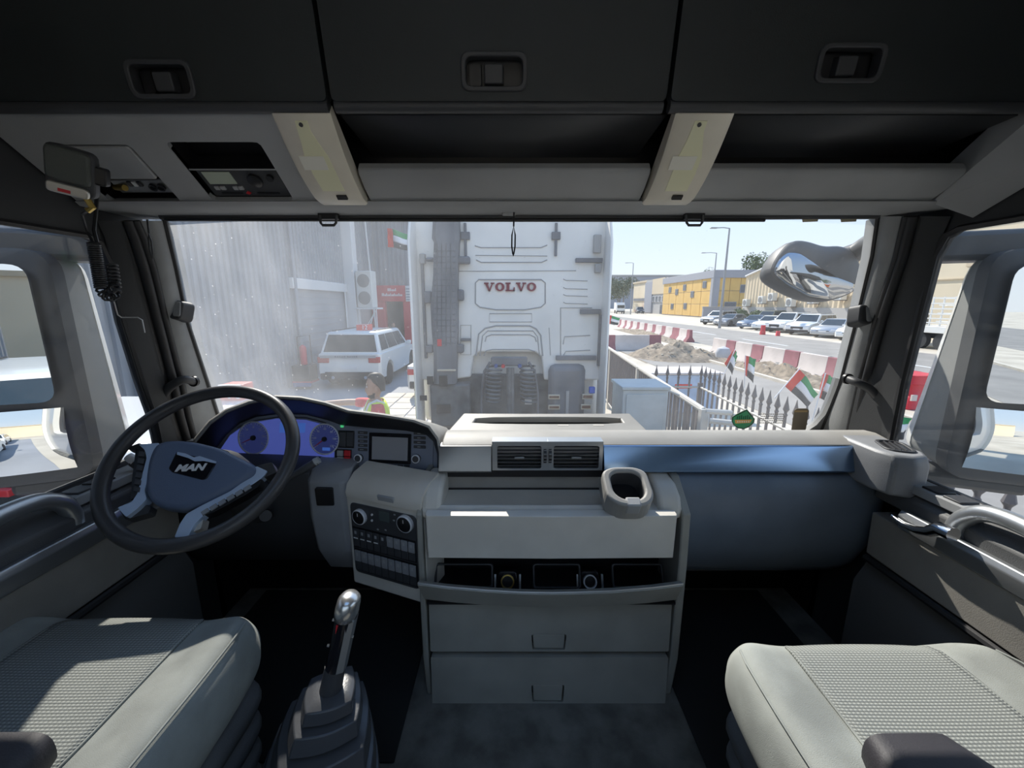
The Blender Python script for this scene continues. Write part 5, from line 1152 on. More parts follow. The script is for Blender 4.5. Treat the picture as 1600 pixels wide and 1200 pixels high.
car('jeep', 'black', (35.5, 112, .01), R(170), 'dark pickup by the far trees on the road', 'far vehicles'); car('sedan', 'red', (38.5, 122, .01), R(175), 'reddish car behind the dark pickup, far away', 'far vehicles')
def lorry(loc, paint, lab):
    t = thing('lorry', lab, 'truck', loc, R(172), 'far vehicles'); pm = cpaint[paint]
    MB().bx(-1.1, 1.1, 1.6, 3.1, .6, 2.5).build('cab', pm, t, local=True, bevel=.12); MB().bx(-.95, .95, 3.09, 3.12, 1.5, 2.3).build('windscreen', m_cglass, t, local=True)
    MB().bx(-1.15, 1.15, -3.2, 1.5, 1.0, 3.0).build('load_box', m_white if paint == 'white' else m_paint, t, local=True, bevel=.03); MB().bx(-1.1, 1.1, 3.0, 3.15, .45, .8).build('bumper', m_ctrim, t, local=True, bevel=.03)
    for s in (-1, 1):
        MB().bx(s * .8 - .15, s * .8 + .15, 3.1, 3.17, .85, 1.05).build('headlamp', m_headl, t, local=True)
        for y in (2.1, -2.2): MB().cyl((s * .95 - .13, y, .45), (s * .95 + .13, y, .45), .45, n=18).build('wheel', m_tyre, t, local=True)
lorry((29.8, 112, 0), 'white', 'small white lorry far down the road'); lorry((30.2, 130, 0), 'blue', 'blue lorry behind the white one at the truck edge')
def stake_truck():
    t = thing('stake_truck', 'white flatbed truck with tall slatted sides seen through the right window', 'truck', (25.5, 21.5, 0))
    MB().bx(24.3, 26.7, 17.5, 25.2, .95, 1.35).build('bed', m_paint, t, bevel=.03)
    MB().bx(24.4, 26.6, 14.9, 17.3, .6, 2.6).build('cab', m_paint, t, bevel=.15)
    MB().bx(24.37, 24.40, 15.4, 16.6, 1.6, 2.3).build('cab_window', m_cglass, t)
    post = MB().bx(24.3, 24.36, 17.6, 17.66, 1.35, 3.0).build('stake', m_paint, t)
    for k in range(1, 14): share(post, t, (0, .575 * k, 0))
    for z in (1.5, 1.75, 2.0, 2.3, 2.6, 2.9): MB().bx(24.29, 24.35, 17.6, 25.2, z, z + .07).build('rail', m_paint, t)
    for z in (1.5, 2.0, 2.5, 2.9): MB().bx(26.6, 26.66, 17.6, 25.2, z, z + .07).build('rail', m_paint, t)
    for y in (16.0, 22.6, 23.9):
        for x in (24.55, 26.3): MB().cyl((x - .14, y, .48), (x + .14, y, .48), .48, n=20).build('wheel', m_tyre, t)
    MB().bx(25.0, 26.0, 15, 25, .6, .95).build('chassis', m_ctrim, t)
stake_truck()
# ================================================================== warehouse on the left
m_corr = mat('corrugated_steel', (.36, .375, .40), .55, .2, var=.06, vscale=1.2); m_shut = mat('shutter', (.30, .32, .355), .6)
m_lint = mat('white_lintel', (.72, .72, .72), .6); m_portal = mat('portal_red', (.55, .035, .06), .5); m_acw = mat('ac_white', (.66, .66, .63), .5); m_acg = mat('ac_grille', (.22, .22, .22), .5)
def corr(name, p0, p1, z0, z1, out, m, parent=None, pitch=.22, dep=.05):
    p0, p1 = Vector((*p0, 0)), Vector((*p1, 0)); n = int((p1 - p0).length / pitch); d = (p1 - p0) / n; o = Vector((*out, 0)) * dep; pts = []
    for i in range(n):
        a = p0 + d * i
        pts += [a, a + d * .40, a + d * .5 + o, a + d * .90 + o]
    pts.append(p1)
    vs = [(p.x, p.y, z0) for p in pts] + [(p.x, p.y, z1) for p in pts]; N = len(pts)
    return MB().add(vs, [(i, i + 1, i + 1 + N, i + N) for i in range(N - 1)]).build(name, m, parent, smooth=10)
wh_ = thing('warehouse', 'grey corrugated warehouse along the left side of the yard', 'building', (-9.5, 6, 0))
MB().bx(-14, -7.12, -16, 20.9, 0, 8.0).build('core', m_shut, wh_)
corr('cladding', (-7.06, -16), (-7.06, 13.1), 0, 8.0, (1, 0), m_corr, wh_)
corr('cladding', (-7.06, 13.1), (-7.06, 20.9), 3.3, 8.0, (1, 0), m_corr, wh_)
MB().bx(-7.10, -7.02, 13.2, 16.9, 0, 3.1).build('roller_door', m_shut, wh_)
for k in range(12): MB().bx(-7.03, -7.005, 13.2, 16.9, .1 + k * .25, .115 + k * .25).build('door_slat_joint', m_corr, wh_)
MB().bx(-7.10, -6.9, 12.9, 17.1, 3.08, 3.42).build('lintel', m_lint, wh_, bevel=.02)
MB().bx(-7.05, -6.6, 17.15, 17.6, 0, 8.4).build('pillar', m_lint, wh_, bevel=.02)
MB().cyl((-6.9, 13.0, 0), (-6.9, 13.0, 8), .06, n=12).build('downpipe', m_shut, wh_)
MB().cyl((-6.9, 16.8, .0), (-6.9, 16.8, 3.1), .03, n=8).build('conduit', m_lint, wh_)
MB().cyl((-6.55, 19.4, .0), (-6.85, 19.4, 8.0), .05, n=10).build('white_pipe', m_lint, wh_)
MB().bx(-14.2, -6.8, -16.2, 21, 8.0, 8.3).build('roof_edge', m_shut, wh_)
corr('end_wall', (-7.06, 21), (.5, 21), 0, 8.2, (0, -1), m_corr, wh_)
MB().bx(-7.06, .5, 21.1, 24, 0, 8.2).build('end_block', m_shut, wh_)
MB().tube([(-6.9, 20.6, 7.9), (-4.0, 20.6, 6.4)], .14, 8).build('roof_gutter', m_lint, wh_)
ac = thing('air_conditioner', 'tall twin-fan air conditioner on a steel bracket by the pillar', 'air conditioner', (-6.1, 17.05, 2.4))
Fa = Frame((-6.1, 17.05, 0), (1, -.15, 0), (0, 0, 1))
MB().fbox(Fa, -.45, .25, 2.45, 3.95, -.45, 0).build('case', m_acw, ac, bevel=.03)
for z in (2.85, 3.55):
    f = MB().lathe([(.27, 0), (.27, .02), (.24, .025)], Fa.p(-.10, z), Fa.n, 24).build('fan_ring', m_acg, ac); MB().lathe([(.24, .02), (.06, .022)], Fa.p(-.10, z), Fa.n, 20).build('fan', m_acw, f)
MB().fbox(Fa, -.5, .45, 2.38, 2.45, -.5, .05).build('shelf', m_lint, ac)
for a in (-.42, .38):
    MB().tube([Fa.p(a, 2.4, -.02), Fa.p(a, .0, -.02)], .025, 6).build('leg', m_lint, ac)
MB().tube([Fa.p(.38, 2.35, -.02), Fa.p(-.42, 1.2, -.02)], .022, 6).build('brace', m_lint, ac); MB().tube([Fa.p(.30, 2.35, -.03), Fa.p(-.2, 1.0, -.03)], .022, 6).build('brace', m_lint, ac)
pt = thing('entrance_portal', 'red entrance portal with white lettering at the end of the yard', 'portal', (-6.0, 20.5, 0))
MB().bx(-7.0, -6.35, 20.2, 20.6, 0, 3.5).build('column', m_portal, pt, bevel=.03); MB().bx(-5.45, -4.6, 20.2, 20.6, 0, 2.8).build('column', m_portal, pt, bevel=.03)
MB().bx(-7.0, -5.28, 20.15, 20.62, 2.72, 3.5).build('banner', m_portal, pt, bevel=.02); MB().bx(-5.27, -5.0, 20.12, 20.62, 2.72, 3.48).build('white_panel', m_lint, pt, bevel=.01)
MB().bx(-6.36, -5.44, 20.5, 20.6, 0, 2.75).build('doorway', m_cglass, pt)
random.seed(3)
for row_, (x0, x1, z) in enumerate(((-6.15, -5.75, 3.22), (-6.45, -5.45, 2.98))):
    x = x0
    while x < x1:
        w_ = random.uniform(.03, .06); h_ = random.choice((.09, .09, .14)); MB().bx(x, x + w_, 20.14, 20.15, z, z + h_).build('letter_stroke', m_white, pt); x += w_ + .022
for k in range(5): MB().bx(-5.24, -5.04, 20.11, 20.12, 2.78 + k * .13, 2.84 + k * .13).build('print_line', m_shut, pt)
ft = thing('fire_point', 'small red and dark fire point at the warehouse wall base', 'equipment', (-6.4, 12.2, 0))
MB().bx(-6.75, -6.2, 12.0, 12.5, .25, .75).build('box', m_ctrim, ft, bevel=.02); MB().bx(-6.74, -6.2, 11.98, 12.0, .10, .22).build('blue_panel', bpy.data.materials['blue_coupling'], ft); MB().bx(-6.76, -6.18, 11.99, 12.51, .2, .26).build('red_band', m_portal, ft); MB().lathe([(.02, .62), (.09, .56), (.10, .5), (.10, .02), (.08, 0)][::-1], (-6.45, 12.2, .75), (0, 0, 1), 16).build('red_cylinder', m_portal, ft)
MB().tube([(-6.7, 12.4, .75), (-6.7, 12.4, 1.6), (-6.3, 12.4, 1.65), (-6.3, 12.4, .75)], .02, 6).build('stand', m_ctrim, ft)

# ================================================================== flags
m_fr = mat('flag_red', (.72, .05, .03), .8); m_fg = mat('flag_green', (.03, .30, .10), .8); m_fw = mat('flag_white', (.80, .80, .82), .8); m_fb = mat('flag_black', (.05, .05, .055), .8)
def flag(q, Y, label, pole=None, rip=.02):
    P4 = [PY(a, b, Y) for a, b in q]         # hoist top, hoist bottom, fly bottom, fly top
    t = thing('flag', label, 'flag', tuple(P4[1]), group='red green white and black flags')
    def f(u, v):
        p = P4[1].lerp(P4[0], v).lerp(P4[2].lerp(P4[3], v), u); return p + Vector((.15 * rip * math.sin(9 * v + 4 * u), rip * math.sin(7 * u + 2 * v), rip * .3 * math.sin(6 * u)))
    def sub(u0, u1, v0, v1, name, m): MB().grid(lambda a, b: f(u0 + (u1 - u0) * a, v0 + (v1 - v0) * b), 10, 4).build(name, m, t, solid=.002, smooth=80)
    sub(0, .27, 0, 1, 'red_band', m_fr); sub(.27, 1, .667, 1, 'green_stripe', m_fg); sub(.27, 1, .333, .667, 'white_stripe', m_fw); sub(.27, 1, 0, .333, 'black_stripe', m_fb)
    if pole: MB().tube([PY(*pole[0], Y), PY(*pole[1], Y)], .006, 6).build('pole', m_fw, t)
flag([(1148, 546), (1132, 568), (1145, 586), (1153, 556)], 6.1, 'small flag on the railing, leftmost of the four', ((1128, 592), (1149, 545)))
flag([(1165, 556), (1164, 586), (1178, 599), (1182, 561)], 5.5, 'small drooping flag, second from the left on the railing', ((1163, 606), (1165, 555)))
flag([(1249, 576), (1227, 604), (1263, 637), (1279, 616)], 4.3, 'large flag leaning over the railing with all four colours spread', ((1210, 622), (1250, 575)), .015)
flag([(1289, 585), (1279, 622), (1297, 630), (1305, 590)], 3.9, 'flag half hidden by the right windscreen pillar', ((1268, 660), (1290, 583)))
flag([(1384, 644), (1384, 690), (1416, 682), (1427, 654)], 2.7, 'flag corner showing green in the right side window', ((1380, 720), (1384, 640)))
flag([(604, 356), (606, 386), (637, 391), (640, 366)], 19.0, 'flag hanging high on the warehouse end wall', None, .08)
flag([(951, 492), (949, 506), (966, 508), (969, 497)], 14.0, 'small flag at the far end of the railing', ((949, 589), (951, 490)))

# ================================================================== railings
m_rail = mat('rail_paint', (.50, .48, .44), .6); m_iron = mat('iron_paint', (.12, .11, .115), .6); m_cab = mat('cabinet_grey', (.46, .50, .51), .5, var=.05)
rl_ = thing('plain_railing', 'pale plain-bar railing running ahead beside the parked truck', 'fence', (2.2, 7, 0))
a0, a1 = Vector((2.02, 4.04, 0)), Vector((2.62, 12.2, 0)); n = 62
MB().tube([a0 + Vector((0, 0, 1.5)), a1 + Vector((0, 0, 1.5))], .035, 8).build('top_rail', m_rail, rl_); MB().tube([a0 + Vector((0, 0, .15)), a1 + Vector((0, 0, .15))], .025, 8).build('bottom_rail', m_rail, rl_)
b = MB().bx(a0.x - .014, a0.x + .014, a0.y - .014, a0.y + .014, .12, 1.49).build('bar', m_iron, rl_)
for i in range(1, n + 1): share(b, rl_, (a1 - a0) * (i / n))
for p in (a0, a0.lerp(a1, .35), a0.lerp(a1, .7)): MB().bx(p.x - .04, p.x + .04, p.y - .04, p.y + .04, 0, 1.52).build('post', m_rail, rl_, bevel=.005)
MB().tube([a0 + Vector((.0, -.02, 1.5)), a0 + Vector((.30, .02, 1.47))], .03, 8).build('end_rail', m_rail, rl_); MB().tube([a0 + Vector((.02, -.1, 1.42)), a0 + Vector((.36, -.25, 1.42))], .03, 8).build('end_rail', m_rail, rl_)
sp = thing('spiked_railing', 'dark spear-topped iron railing along the footpath side', 'fence', (3.1, 3, 0))
c0_, c1_ = Vector((3.42, 7.06, 0)), Vector((2.62, -8.0, 0))
def picket(p):
    m = MB(); m.bx(p.x - .013, p.x + .013, p.y - .013, p.y + .013, .05, 1.28)
    m.lathe([(.013, 1.26), (.026, 1.29), (.016, 1.31), (.018, 1.33), (.036, 1.36), (.012, 1.46), (.003, 1.52)], p, (0, 0, 1), 8); return m
pk = picket(c0_).build('picket', m_iron, sp)
n = 86
for i in range(1, n): share(pk, sp, (c1_ - c0_) * (i / n))
for z in (1.12, .2): MB().tube([c0_ + Vector((0, 0, z)), c1_ + Vector((0, 0, z))], .022, 6).build('rail', m_rail if z > 1 else m_iron, sp)
for k in (0, .2, .4, .6, .8): p = c0_.lerp(c1_, k); MB().bx(p.x - .035, p.x + .035, p.y - .035, p.y + .035, 0, 1.2).build('post', m_iron, sp, bevel=.004)
for k in range(1, 5): share(pk, sp, (-.2 * k, .01 * k, 0))
MB().tube([c0_ + Vector((0, 0, 1.12)), c0_ + Vector((-.95, .05, 1.12))], .022, 6).build('rail', m_rail, sp)
cb = thing('electrical_cabinet', 'pale grey electrical cabinet in front of the plain railing', 'cabinet', (1.6, 4.85, 0))
MB().bx(1.32, 1.86, 4.6, 5.1, 0, 1.60).build('body', m_cab, cb, bevel=.01); MB().bx(1.30, 1.88, 4.58, 5.12, 1.60, 1.64).build('lid', m_cab, cb, bevel=.008); MB().bx(1.36, 1.82, 4.585, 4.60, .15, 1.55).build('door', m_cab, cb, bevel=.004); MB().bx(1.40, 1.43, 4.57, 4.59, .8, .92).build('handle', m_iron, cb)
MB().tube([(1.86, 4.8, 1.58), (2.06, 4.7, 1.5)], .012, 6).build('conduit', m_rail, cb)

# ================================================================== barriers
m_bw = mat('barrier_white', (.62, .55, .51), .8, var=.08, vscale=2); m_br = mat('barrier_maroon', (.30, .10, .12), .8, var=.15, vscale=3)
JP = [(-.30, 0), (.30, 0), (.28, .10), (.12, .32), (.085, .84), (-.085, .84), (-.12, .32), (-.28, .10)]
def barrier(x, y, rz, L, label, pattern='wr'):
    t = thing('road_barrier', label, 'barrier', (x, y, .01), rz, 'white and maroon concrete road barriers')
    segs = {'wr': [('w', 0, .62), ('r', .62, 1)], 'rwr': [('r', 0, .2), ('w', .2, .78), ('r', .78, 1)]}[pattern]
    for c, u0, u1 in segs:
        MB().loft([[(a, -L / 2 + L * u, z) for a, z in JP] for u in (u0, u1)]).build('white_section' if c == 'w' else 'maroon_section', m_bw if c == 'w' else m_br, t, local=True, bevel=.01)
    MB().bx(-.05, .05, L * .12 - .06, L * .12 + .06, .80, .845).build('lifting_slot', m_ctrim, t, local=True)
ordn = ['first', 'second', 'third', 'fourth', 'fifth', 'sixth', 'seventh', 'eighth', 'ninth', 'tenth']
for k in range(5): barrier(10.75 + .0 * k, 11.4 + 2.15 * k, math.pi, 2.1, 'near row road barrier, %s from the windscreen pillar' % ordn[k])
for k in range(9): barrier(12.35 + .02 * k, 28.6 + 2.25 * k, math.pi, 2.2, 'far row road barrier, %s from its near maroon end' % ordn[k], 'rwr' if k == 0 else 'wr')
barrier(6.9, 23.0, R(90), 3.4, 'road barrier standing across the path behind the earth heap', 'rwr')
bbk = thing('painted_block', 'pale blue painted concrete block behind the railings', 'block', (4.1, 9.6, 0))
MB().bx(3.0, 5.0, 9.3, 10.2, 0, .95).build('body', mat('pale_blue_paint', (.42, .52, .68), .8, var=.12, vscale=3), bbk, bevel=.03); MB().bx(3.9, 4.3, 9.285, 9.3, .62, .72).build('red_marking', m_fr, bbk); MB().bx(2.95, 5.05, 9.25, 10.25, .95, 1.0).build('cap', m_bw, bbk, bevel=.02)
m_pr = mat('plastic_red', (.62, .03, .05), .45)
pb_ = thing('water_barrier', 'red plastic water barrier seen through the right window', 'barrier', (10.3, 9.9, .01))
MB().loft([[(x, y, z) for x, y in rrect(9.9 - i, 10.5 + i, 9.6 - i, 10.2 + i, .08)] for z, i in ((.01, .02), (.3, .0), (.35, -.04), (.62, -.04), (.66, .08), (.88, .08))]).build('body', m_pr, pb_)
MB().bx(10.5, 10.72, 9.75, 10.05, .66, .86).build('lug', m_pr, pb_, bevel=.03); MB().bx(9.86, 9.99, 9.52, 9.56, .25, .4).build('white_patch', m_bw, pb_)
for x, y, rz, lab in ((21.6, 34.4, .2, 'small upright red plastic barrier by the white crossover'), (22.0, 33.0, 1.2, 'small toppled red plastic barrier by the white crossover')):
    t = thing('road_marker', lab, 'barrier', (x, y, .01), rz); MB().loft([[(a * k, b * k, z) for a, b in rrect(-.2, .2, -.14, .14, .05)] for z, k in ((0, 1), (.2, .95), (.4, .8), (.8 if rz < 1 else .35, .75))]).build('body', m_pr, t, local=True)
# heaps of earth
def heap(x, y, lx, ly, h, label, sd):
    random.seed(sd); ph = [random.uniform(0, 6) for _ in range(6)]
    def f(u, v):
        a, b = u * 2 - 1, v * 2 - 1; r = math.sqrt(a * a + b * b); k = max(0, 1 - r * r)
        return Vector((x + a * lx, y + b * ly, h * k * (.7 + .3 * math.sin(7 * a + ph[0]) * math.sin(6 * b + ph[1]) + .15 * math.sin(17 * a + ph[2]) * math.sin(19 * b + ph[3])) + random.uniform(0, .05) * k + .005))
    o = tag(MB().grid(f, 26, 26).build('earth_heap', mat('earth', (.25, .20, .145), .95, var=.35, vscale=5, detail=6, bump=.5, bscale=20), smooth=30), label, 'earth heap')
    st = MB()
    for _ in range(90):
        u, v = random.uniform(.1, .9), random.uniform(.1, .9); p = f(u, v); s = random.uniform(.03, .10)
        st.add([p + Vector((random.uniform(-1, 1), random.uniform(-1, 1), random.uniform(0, 1))) * s for _ in range(4)], [(0, 1, 2), (0, 2, 3), (0, 3, 1), (1, 3, 2)])
    so = st.build('rubble', mat('rubble', (.45, .40, .32), .9), o); so['kind'] = 'stuff'
heap(8.2, 20.0, 2.2, 2.4, .75, 'heap of dry earth in front of the crosswise barrier', 5); heap(9.75, 13.95, .55, 3.5, .5, 'long low earth bank along the near barrier row', 9); heap(11.25, 34, .7, 8, .4, 'low earth bank along the far barrier row', 11)
bgs = mat('sack_grey', (.50, .50, .52), .8)
tag(MB().lathe([(.02, 0), (.28, .03), (.33, .2), (.24, .42), (.05, .5)], (9.4, 17.6, .25), (0, 0, 1), 12).build('rubbish_sack', bgs), 'pale rubbish sack lying on the earth bank by the flags', 'sack')

# ================================================================== buildings across the road
m_yel = mat('yellow_panel', (.62, .40, .12), .7, var=.05, vscale=.5); m_fas = mat('grey_fascia', (.30, .31, .35), .7); m_bei = mat('beige_steel', (.58, .48, .34), .7, var=.04); m_cre = mat('cream_render', (.72, .62, .46), .8, var=.05, vscale=.3); m_win = mat('dark_window', (.10, .11, .13), .2); m_grey = mat('grey_render', (.40, .39, .38), .8)
yb = thing('yellow_building', 'two-storey yellow panelled building with a grey roof band', 'building', (41, 88, 0))
MB().bx(37.3, 48, 75.3, 100, 0, 7.4).build('core', m_fas, yb); MB().bx(36.9, 48.5, 74.9, 100.2, 7.3, 8.7).build('roof_band', m_fas, yb, bevel=.05); MB().bx(36.95, 38.1, 74.9, 76.0, 0, 7.4).build('corner_column', m_fas, yb, bevel=.03)
pan = MB().bx(37.15, 37.28, 76.05, 79.9, .2, 2.55).build('panel', m_yel, yb, bevel=.02)
for i in range(6):
    for j in range(3):
        if i or j: share(pan, yb, (0, 4.0 * i, 2.42 * j))
pan2 = MB().bx(38.2, 40.1, 75.15, 75.28, .2, 2.55).build('panel', m_yel, yb, bevel=.02)
for i in range(5):
    for j in range(3):
        if i or j: share(pan2, yb, (1.97 * i, 0, 2.42 * j))
for y, z in ((78, 5.6), (83, 3.9), (87, 5.4), (91, 4.6), (95, 5.2), (86, 1.5), (93, 1.4)): w_ = MB().bx(37.06, 37.14, y, y + 1.5, z, z + 1.3).build('window', m_fas, yb); MB().bx(37.02, 37.06, y + .1, y + 1.4, z + .1, z + 1.2).build('pane', m_win, w_)
for x, z in ((42.0, 4.6), (39.4, 1.5), (43.2, 1.4)): w_ = MB().bx(x, x + 2.2, 75.06, 75.14, z, z + 1.5).build('window', m_fas, yb); MB().bx(x + .1, x + 2.1, 75.02, 75.06, z + .1, z + 1.4).build('pane', m_win, w_)
bw = thing('beige_warehouse', 'long beige corrugated warehouse behind the parked cars', 'building', (37, 48, 0))
MB().bx(33.3, 46, 37.5, 58, 0, 6.3).build('core', m_bei, bw)
pr = [(58, 6.4), (50.5, 7.9), (44, 8.4), (37.5, 6.9)]
vs_ = []; fs_ = []; ys = [58 - .34 * i for i in range(61)]
def ztop(y):
    for (ya, za), (yb_, zb_) in zip(pr[:-1], pr[1:]):
        if yb_ <= y <= ya: return za + (zb_ - za) * (ya - y) / (ya - yb_)
    return pr[-1][1]
for i, y in enumerate(ys): xo = 33.15 + (.08 if i % 2 else 0); vs_ += [(xo, y, 2.2), (xo, y, ztop(y))]
MB().add(vs_, [(2 * i, 2 * i + 2, 2 * i + 3, 2 * i + 1) for i in range(60)]).build('cladding', m_bei, bw, smooth=5)
corr('gable_cladding', (33.2, 58), (46, 58), 0, 6.3, (0, 1), m_bei, bw, .5, .1); MB().bx(33.05, 33.25, 37.5, 58, 0, 2.2).build('plinth', m_grey, bw)
MB().tube([(33.05, y, z + .05) for y, z in pr], .13, 8).build('verge', m_lint, bw)
for k, y in enumerate((56.5, 53.0, 51.0, 47.5, 44.0, 40.5)):
    t = thing('wall_air_conditioner', 'white air conditioner on the beige warehouse, %s from the yellow building' % ordn[k], 'air conditioner', (32.7, y, 2.3 + (k % 3) * .35), group='air conditioners on the beige warehouse'); z = 2.3 + (k % 3) * .35
    MB().bx(32.4, 33.0, y - .5, y + .5, z, z + .95).build('case', m_acw, t, bevel=.03); MB().lathe([(.36, 0), (.36, .03)], (32.4, y, z + .48), (-1, 0, 0), 18).build('fan_grille', m_acg, t); MB().bx(32.4, 33.1, y - .45, y + .45, z - .08, z).build('bracket', m_iron, t)
wb_ = thing('white_building', 'tall cream building with recessed windows, right side window', 'building', (36, 27, 0))
MB().bx(32.2, 44, 8, 36.8, 0, 11).build('core', m_cre, wb_); 
for z in (4.35, 7.9): MB().bx(32.1, 32.25, 8, 36.8, z, z + .08).build('floor_line', m_bei, wb_)
for y in (34.0, 29.2, 24.0, 18.5, 13):
    for z, h in ((5.2, 1.5), (2.4, 1.1), (8.7, 1.4)):
        w_ = MB().bx(32.14, 32.22, y - 2.6, y, z, z + h).build('window', m_bei, wb_); MB().bx(32.10, 32.14, y - 2.5, y - 1.4, z + .1, z + h - .1).build('pane', m_win if z < 5 else m_fg, w_)
        if z == 5.2: MB().lathe([(.36, 0), (.36, .06), (.30, .06)], (32.14, y - .6, z + h / 2), (-1, 0, 0), 18).build('fan', m_acg, w_)
gb = thing('grey_building', 'grey and beige two-storey building left of the yellow one', 'building', (42, 112, 0))
MB().bx(38.8, 50, 102, 118, 0, 9.2).build('core', m_grey, gb); MB().bx(38.5, 38.8, 103, 112, 5.2, 9.2).build('beige_panel', m_bei, gb); MB().bx(38.5, 38.8, 112, 118, .2, 8.6).build('dark_panel', m_fas, gb)
for k in range(4): w_ = MB().bx(38.6, 38.78, 102.6 + 2.4 * k, 104.6 + 2.4 * k, 3.1, 4.7).build('window', m_lint, gb); MB().bx(38.55, 38.6, 102.8 + 2.4 * k, 104.4 + 2.4 * k, 3.2, 4.6).build('pane', m_win, w_)
MB().bx(38.4, 38.7, 102.6, 105, .1, 2.4).build('doorway', m_win, gb)
bb2 = thing('beige_building', 'beige flat-roofed building beside the far trees', 'building', (42, 126, 0)); MB().bx(40, 52, 120, 134, 0, 9).build('core', m_cre, bb2); MB().bx(39.8, 40, 121, 133, 3.5, 4.3).build('window_band', m_win, bb2); MB().bx(39.7, 52.2, 119.8, 134.2, 9, 9.5).build('parapet', m_bei, bb2)
fb = thing('far_grey_building', 'far grey slab building above the trees at the truck edge', 'building', (60, 240, 0)); MB().bx(50, 100, 230, 250, 0, 18).build('core', m_fas, fb); MB().bx(49.5, 100.5, 229.5, 250.5, 18, 18.6).build('parapet', m_grey, fb)
low = thing('boundary_wall', 'low grey wall between the yellow building and the road', 'wall', (33, 66, 0)); MB().bx(30.5, 36.5, 64.4, 64.7, 0, 2.1).build('panel', m_fas, low); MB().bx(30.4, 36.6, 64.35, 64.75, 2.1, 2.2).build('coping', m_grey, low)
# lamp posts
m_pole = mat('pole_grey', (.30, .31, .33), .5, .5)
def lamp(x, y, h, label, arm=1.3, side=-1):
    t = thing('lamp_post', label, 'lamp post', (x, y, 0), group='street lamp posts'); MB().cyl((x, y, 0), (x, y, h), .16, .08, 12).build('pole', m_pole, t); MB().tube([(x, y, h), (x + side * arm * .5, y, h + .08), (x + side * arm, y, h + .05)], .05, 8).build('arm', m_pole, t); MB().bx(*sorted((x + side * arm, x + side * (arm + .7))), y - .15, y + .15, h - .02, h + .10).build('lamp_head', m_pole, t, bevel=.03)
lamp(22.6, 43.6, 10.3, 'tall street lamp rising above the parked cars'); lamp(30.0, 102, 12.5, 'far street lamp beside the trees'); lamp(36.5, 74.0, 11.5, 'thin post with a camera behind the yellow roof edge', 2.0)
# trees
m_leaf = mat('leaf', (.12, .17, .07), .8, col2=(.06, .10, .035), vscale=1.5); m_leaf2 = mat('dull_leaf', (.16, .18, .11), .8, col2=(.08, .10, .06), vscale=1.0); m_bark = mat('bark', (.18, .13, .09), .9)
def tree(x, y, h, r, label, m, sd, n=1400):
    random.seed(sd); t = thing('tree', label, 'tree', (x, y, 0), group='trees across the road')
    MB().cyl((x, y, 0), (x, y, h * .6), .22, .12, 8).build('trunk', m_bark, t); cr_ = MB()
    blobs = [(Vector((random.uniform(-1, 1), random.uniform(-1, 1), random.uniform(-.5, .6))) * r * .62, random.uniform(.35, .55) * r) for _ in range(9)]
    for _ in range(n):
        c, br_ = random.choice(blobs); d = Vector((random.gauss(0, 1), random.gauss(0, 1), random.gauss(0, 1))).normalized(); p = Vector((x, y, h - r * .7)) + c + d * br_ * random.uniform(.75, 1.05); s = random.uniform(.10, .22) * (r / 2.5)
        a = Vector((random.gauss(0, 1), random.gauss(0, 1), random.gauss(0, 1))).normalized(); b_ = a.cross(d).normalized()
        cr_.add([p - a * s, p + b_ * s * .5, p + a * s, p - b_ * s * .5], [(0, 1, 2, 3)])
    cr_.build('crown', m, t, smooth=0)
tree(53, 87, 13.0, 4.2, 'round green tree above the beige warehouse roof', m_leaf, 1); tree(53, 110, 12.2, 2.4, 'small dark tree top above the grey building', m_leaf, 2, 600)
for k, (x, y, h, r, lab) in enumerate(((34, 128, 9.6, 4.2, 'dusty tree next to the far street lamp'), (36, 150, 12, 4.6, 'tall dusty tree at the truck edge'), (35.8, 137, 9.0, 3.2, 'dusty tree left of the beige building'), (44, 160, 13.5, 5.5, 'hazy tree furthest left beside the truck'))): tree(x, y, h, r, lab, m_leaf2, 20 + k)
for x, y, r, lab, sd in ((31.4, 55.6, 1.2, 'leafy bush among the air conditioners', 31), (31.6, 52.0, 1.0, 'leafy bush under the beige warehouse wall', 32)):
    random.seed(sd); t = thing('bush', lab, 'bush', (x, y, 0)); cr_ = MB()
    for _ in range(500):
        d = Vector((random.gauss(0, 1), random.gauss(0, 1), abs(random.gauss(0, 1)))).normalized(); p = Vector((x, y, .8)) + d * r * random.uniform(.7, 1.05); a = Vector((random.gauss(0, 1), random.gauss(0, 1), random.gauss(0, 1))).normalized() * .16; b_ = a.cross(d).normalized() * .08
        cr_.add([p - a, p + b_, p + a, p - b_], [(0, 1, 2, 3)])
    cr_.build('foliage', m_leaf, t, smooth=0); MB().cyl((x, y, 0), (x, y, 1), .06, n=6).build('stem', m_bark, t)
# world behind the cab that the mirrors show
rw_ = thing('yard_wall', 'long cream yard wall behind the cab, seen in the left mirror', 'wall', (-8, -20, 0)); MB().bx(-30, 2, -20.4, -20, 0, 3.6).build('panel', m_cre, rw_); MB().bx(-30, 2, -20.5, -19.9, 3.6, 3.8).build('coping', m_bei, rw_)
lorry2 = thing('orange_lorry', 'orange and white lorry seen in the right mirror', 'truck', (19.5, -24, 0)); MB().bx(18.4, 20.6, -21, -18.8, .5, 2.6).build('cab', mat('orange_paint', (.75, .16, .03), .4), lorry2, bevel=.12); MB().bx(18.3, 20.7, -28, -21.1, .9, 3.0).build('load_box', m_paint, lorry2, bevel=.04); MB().bx(18.6, 20.4, -18.82, -18.78, 1.5, 2.3).build('windscreen', m_cglass, lorry2)
for y in (-20, -26):
    for x in (18.6, 20.4): MB().cyl((x - .14, y, .48), (x + .14, y, .48), .48, n=16).build('wheel', m_tyre, lorry2)
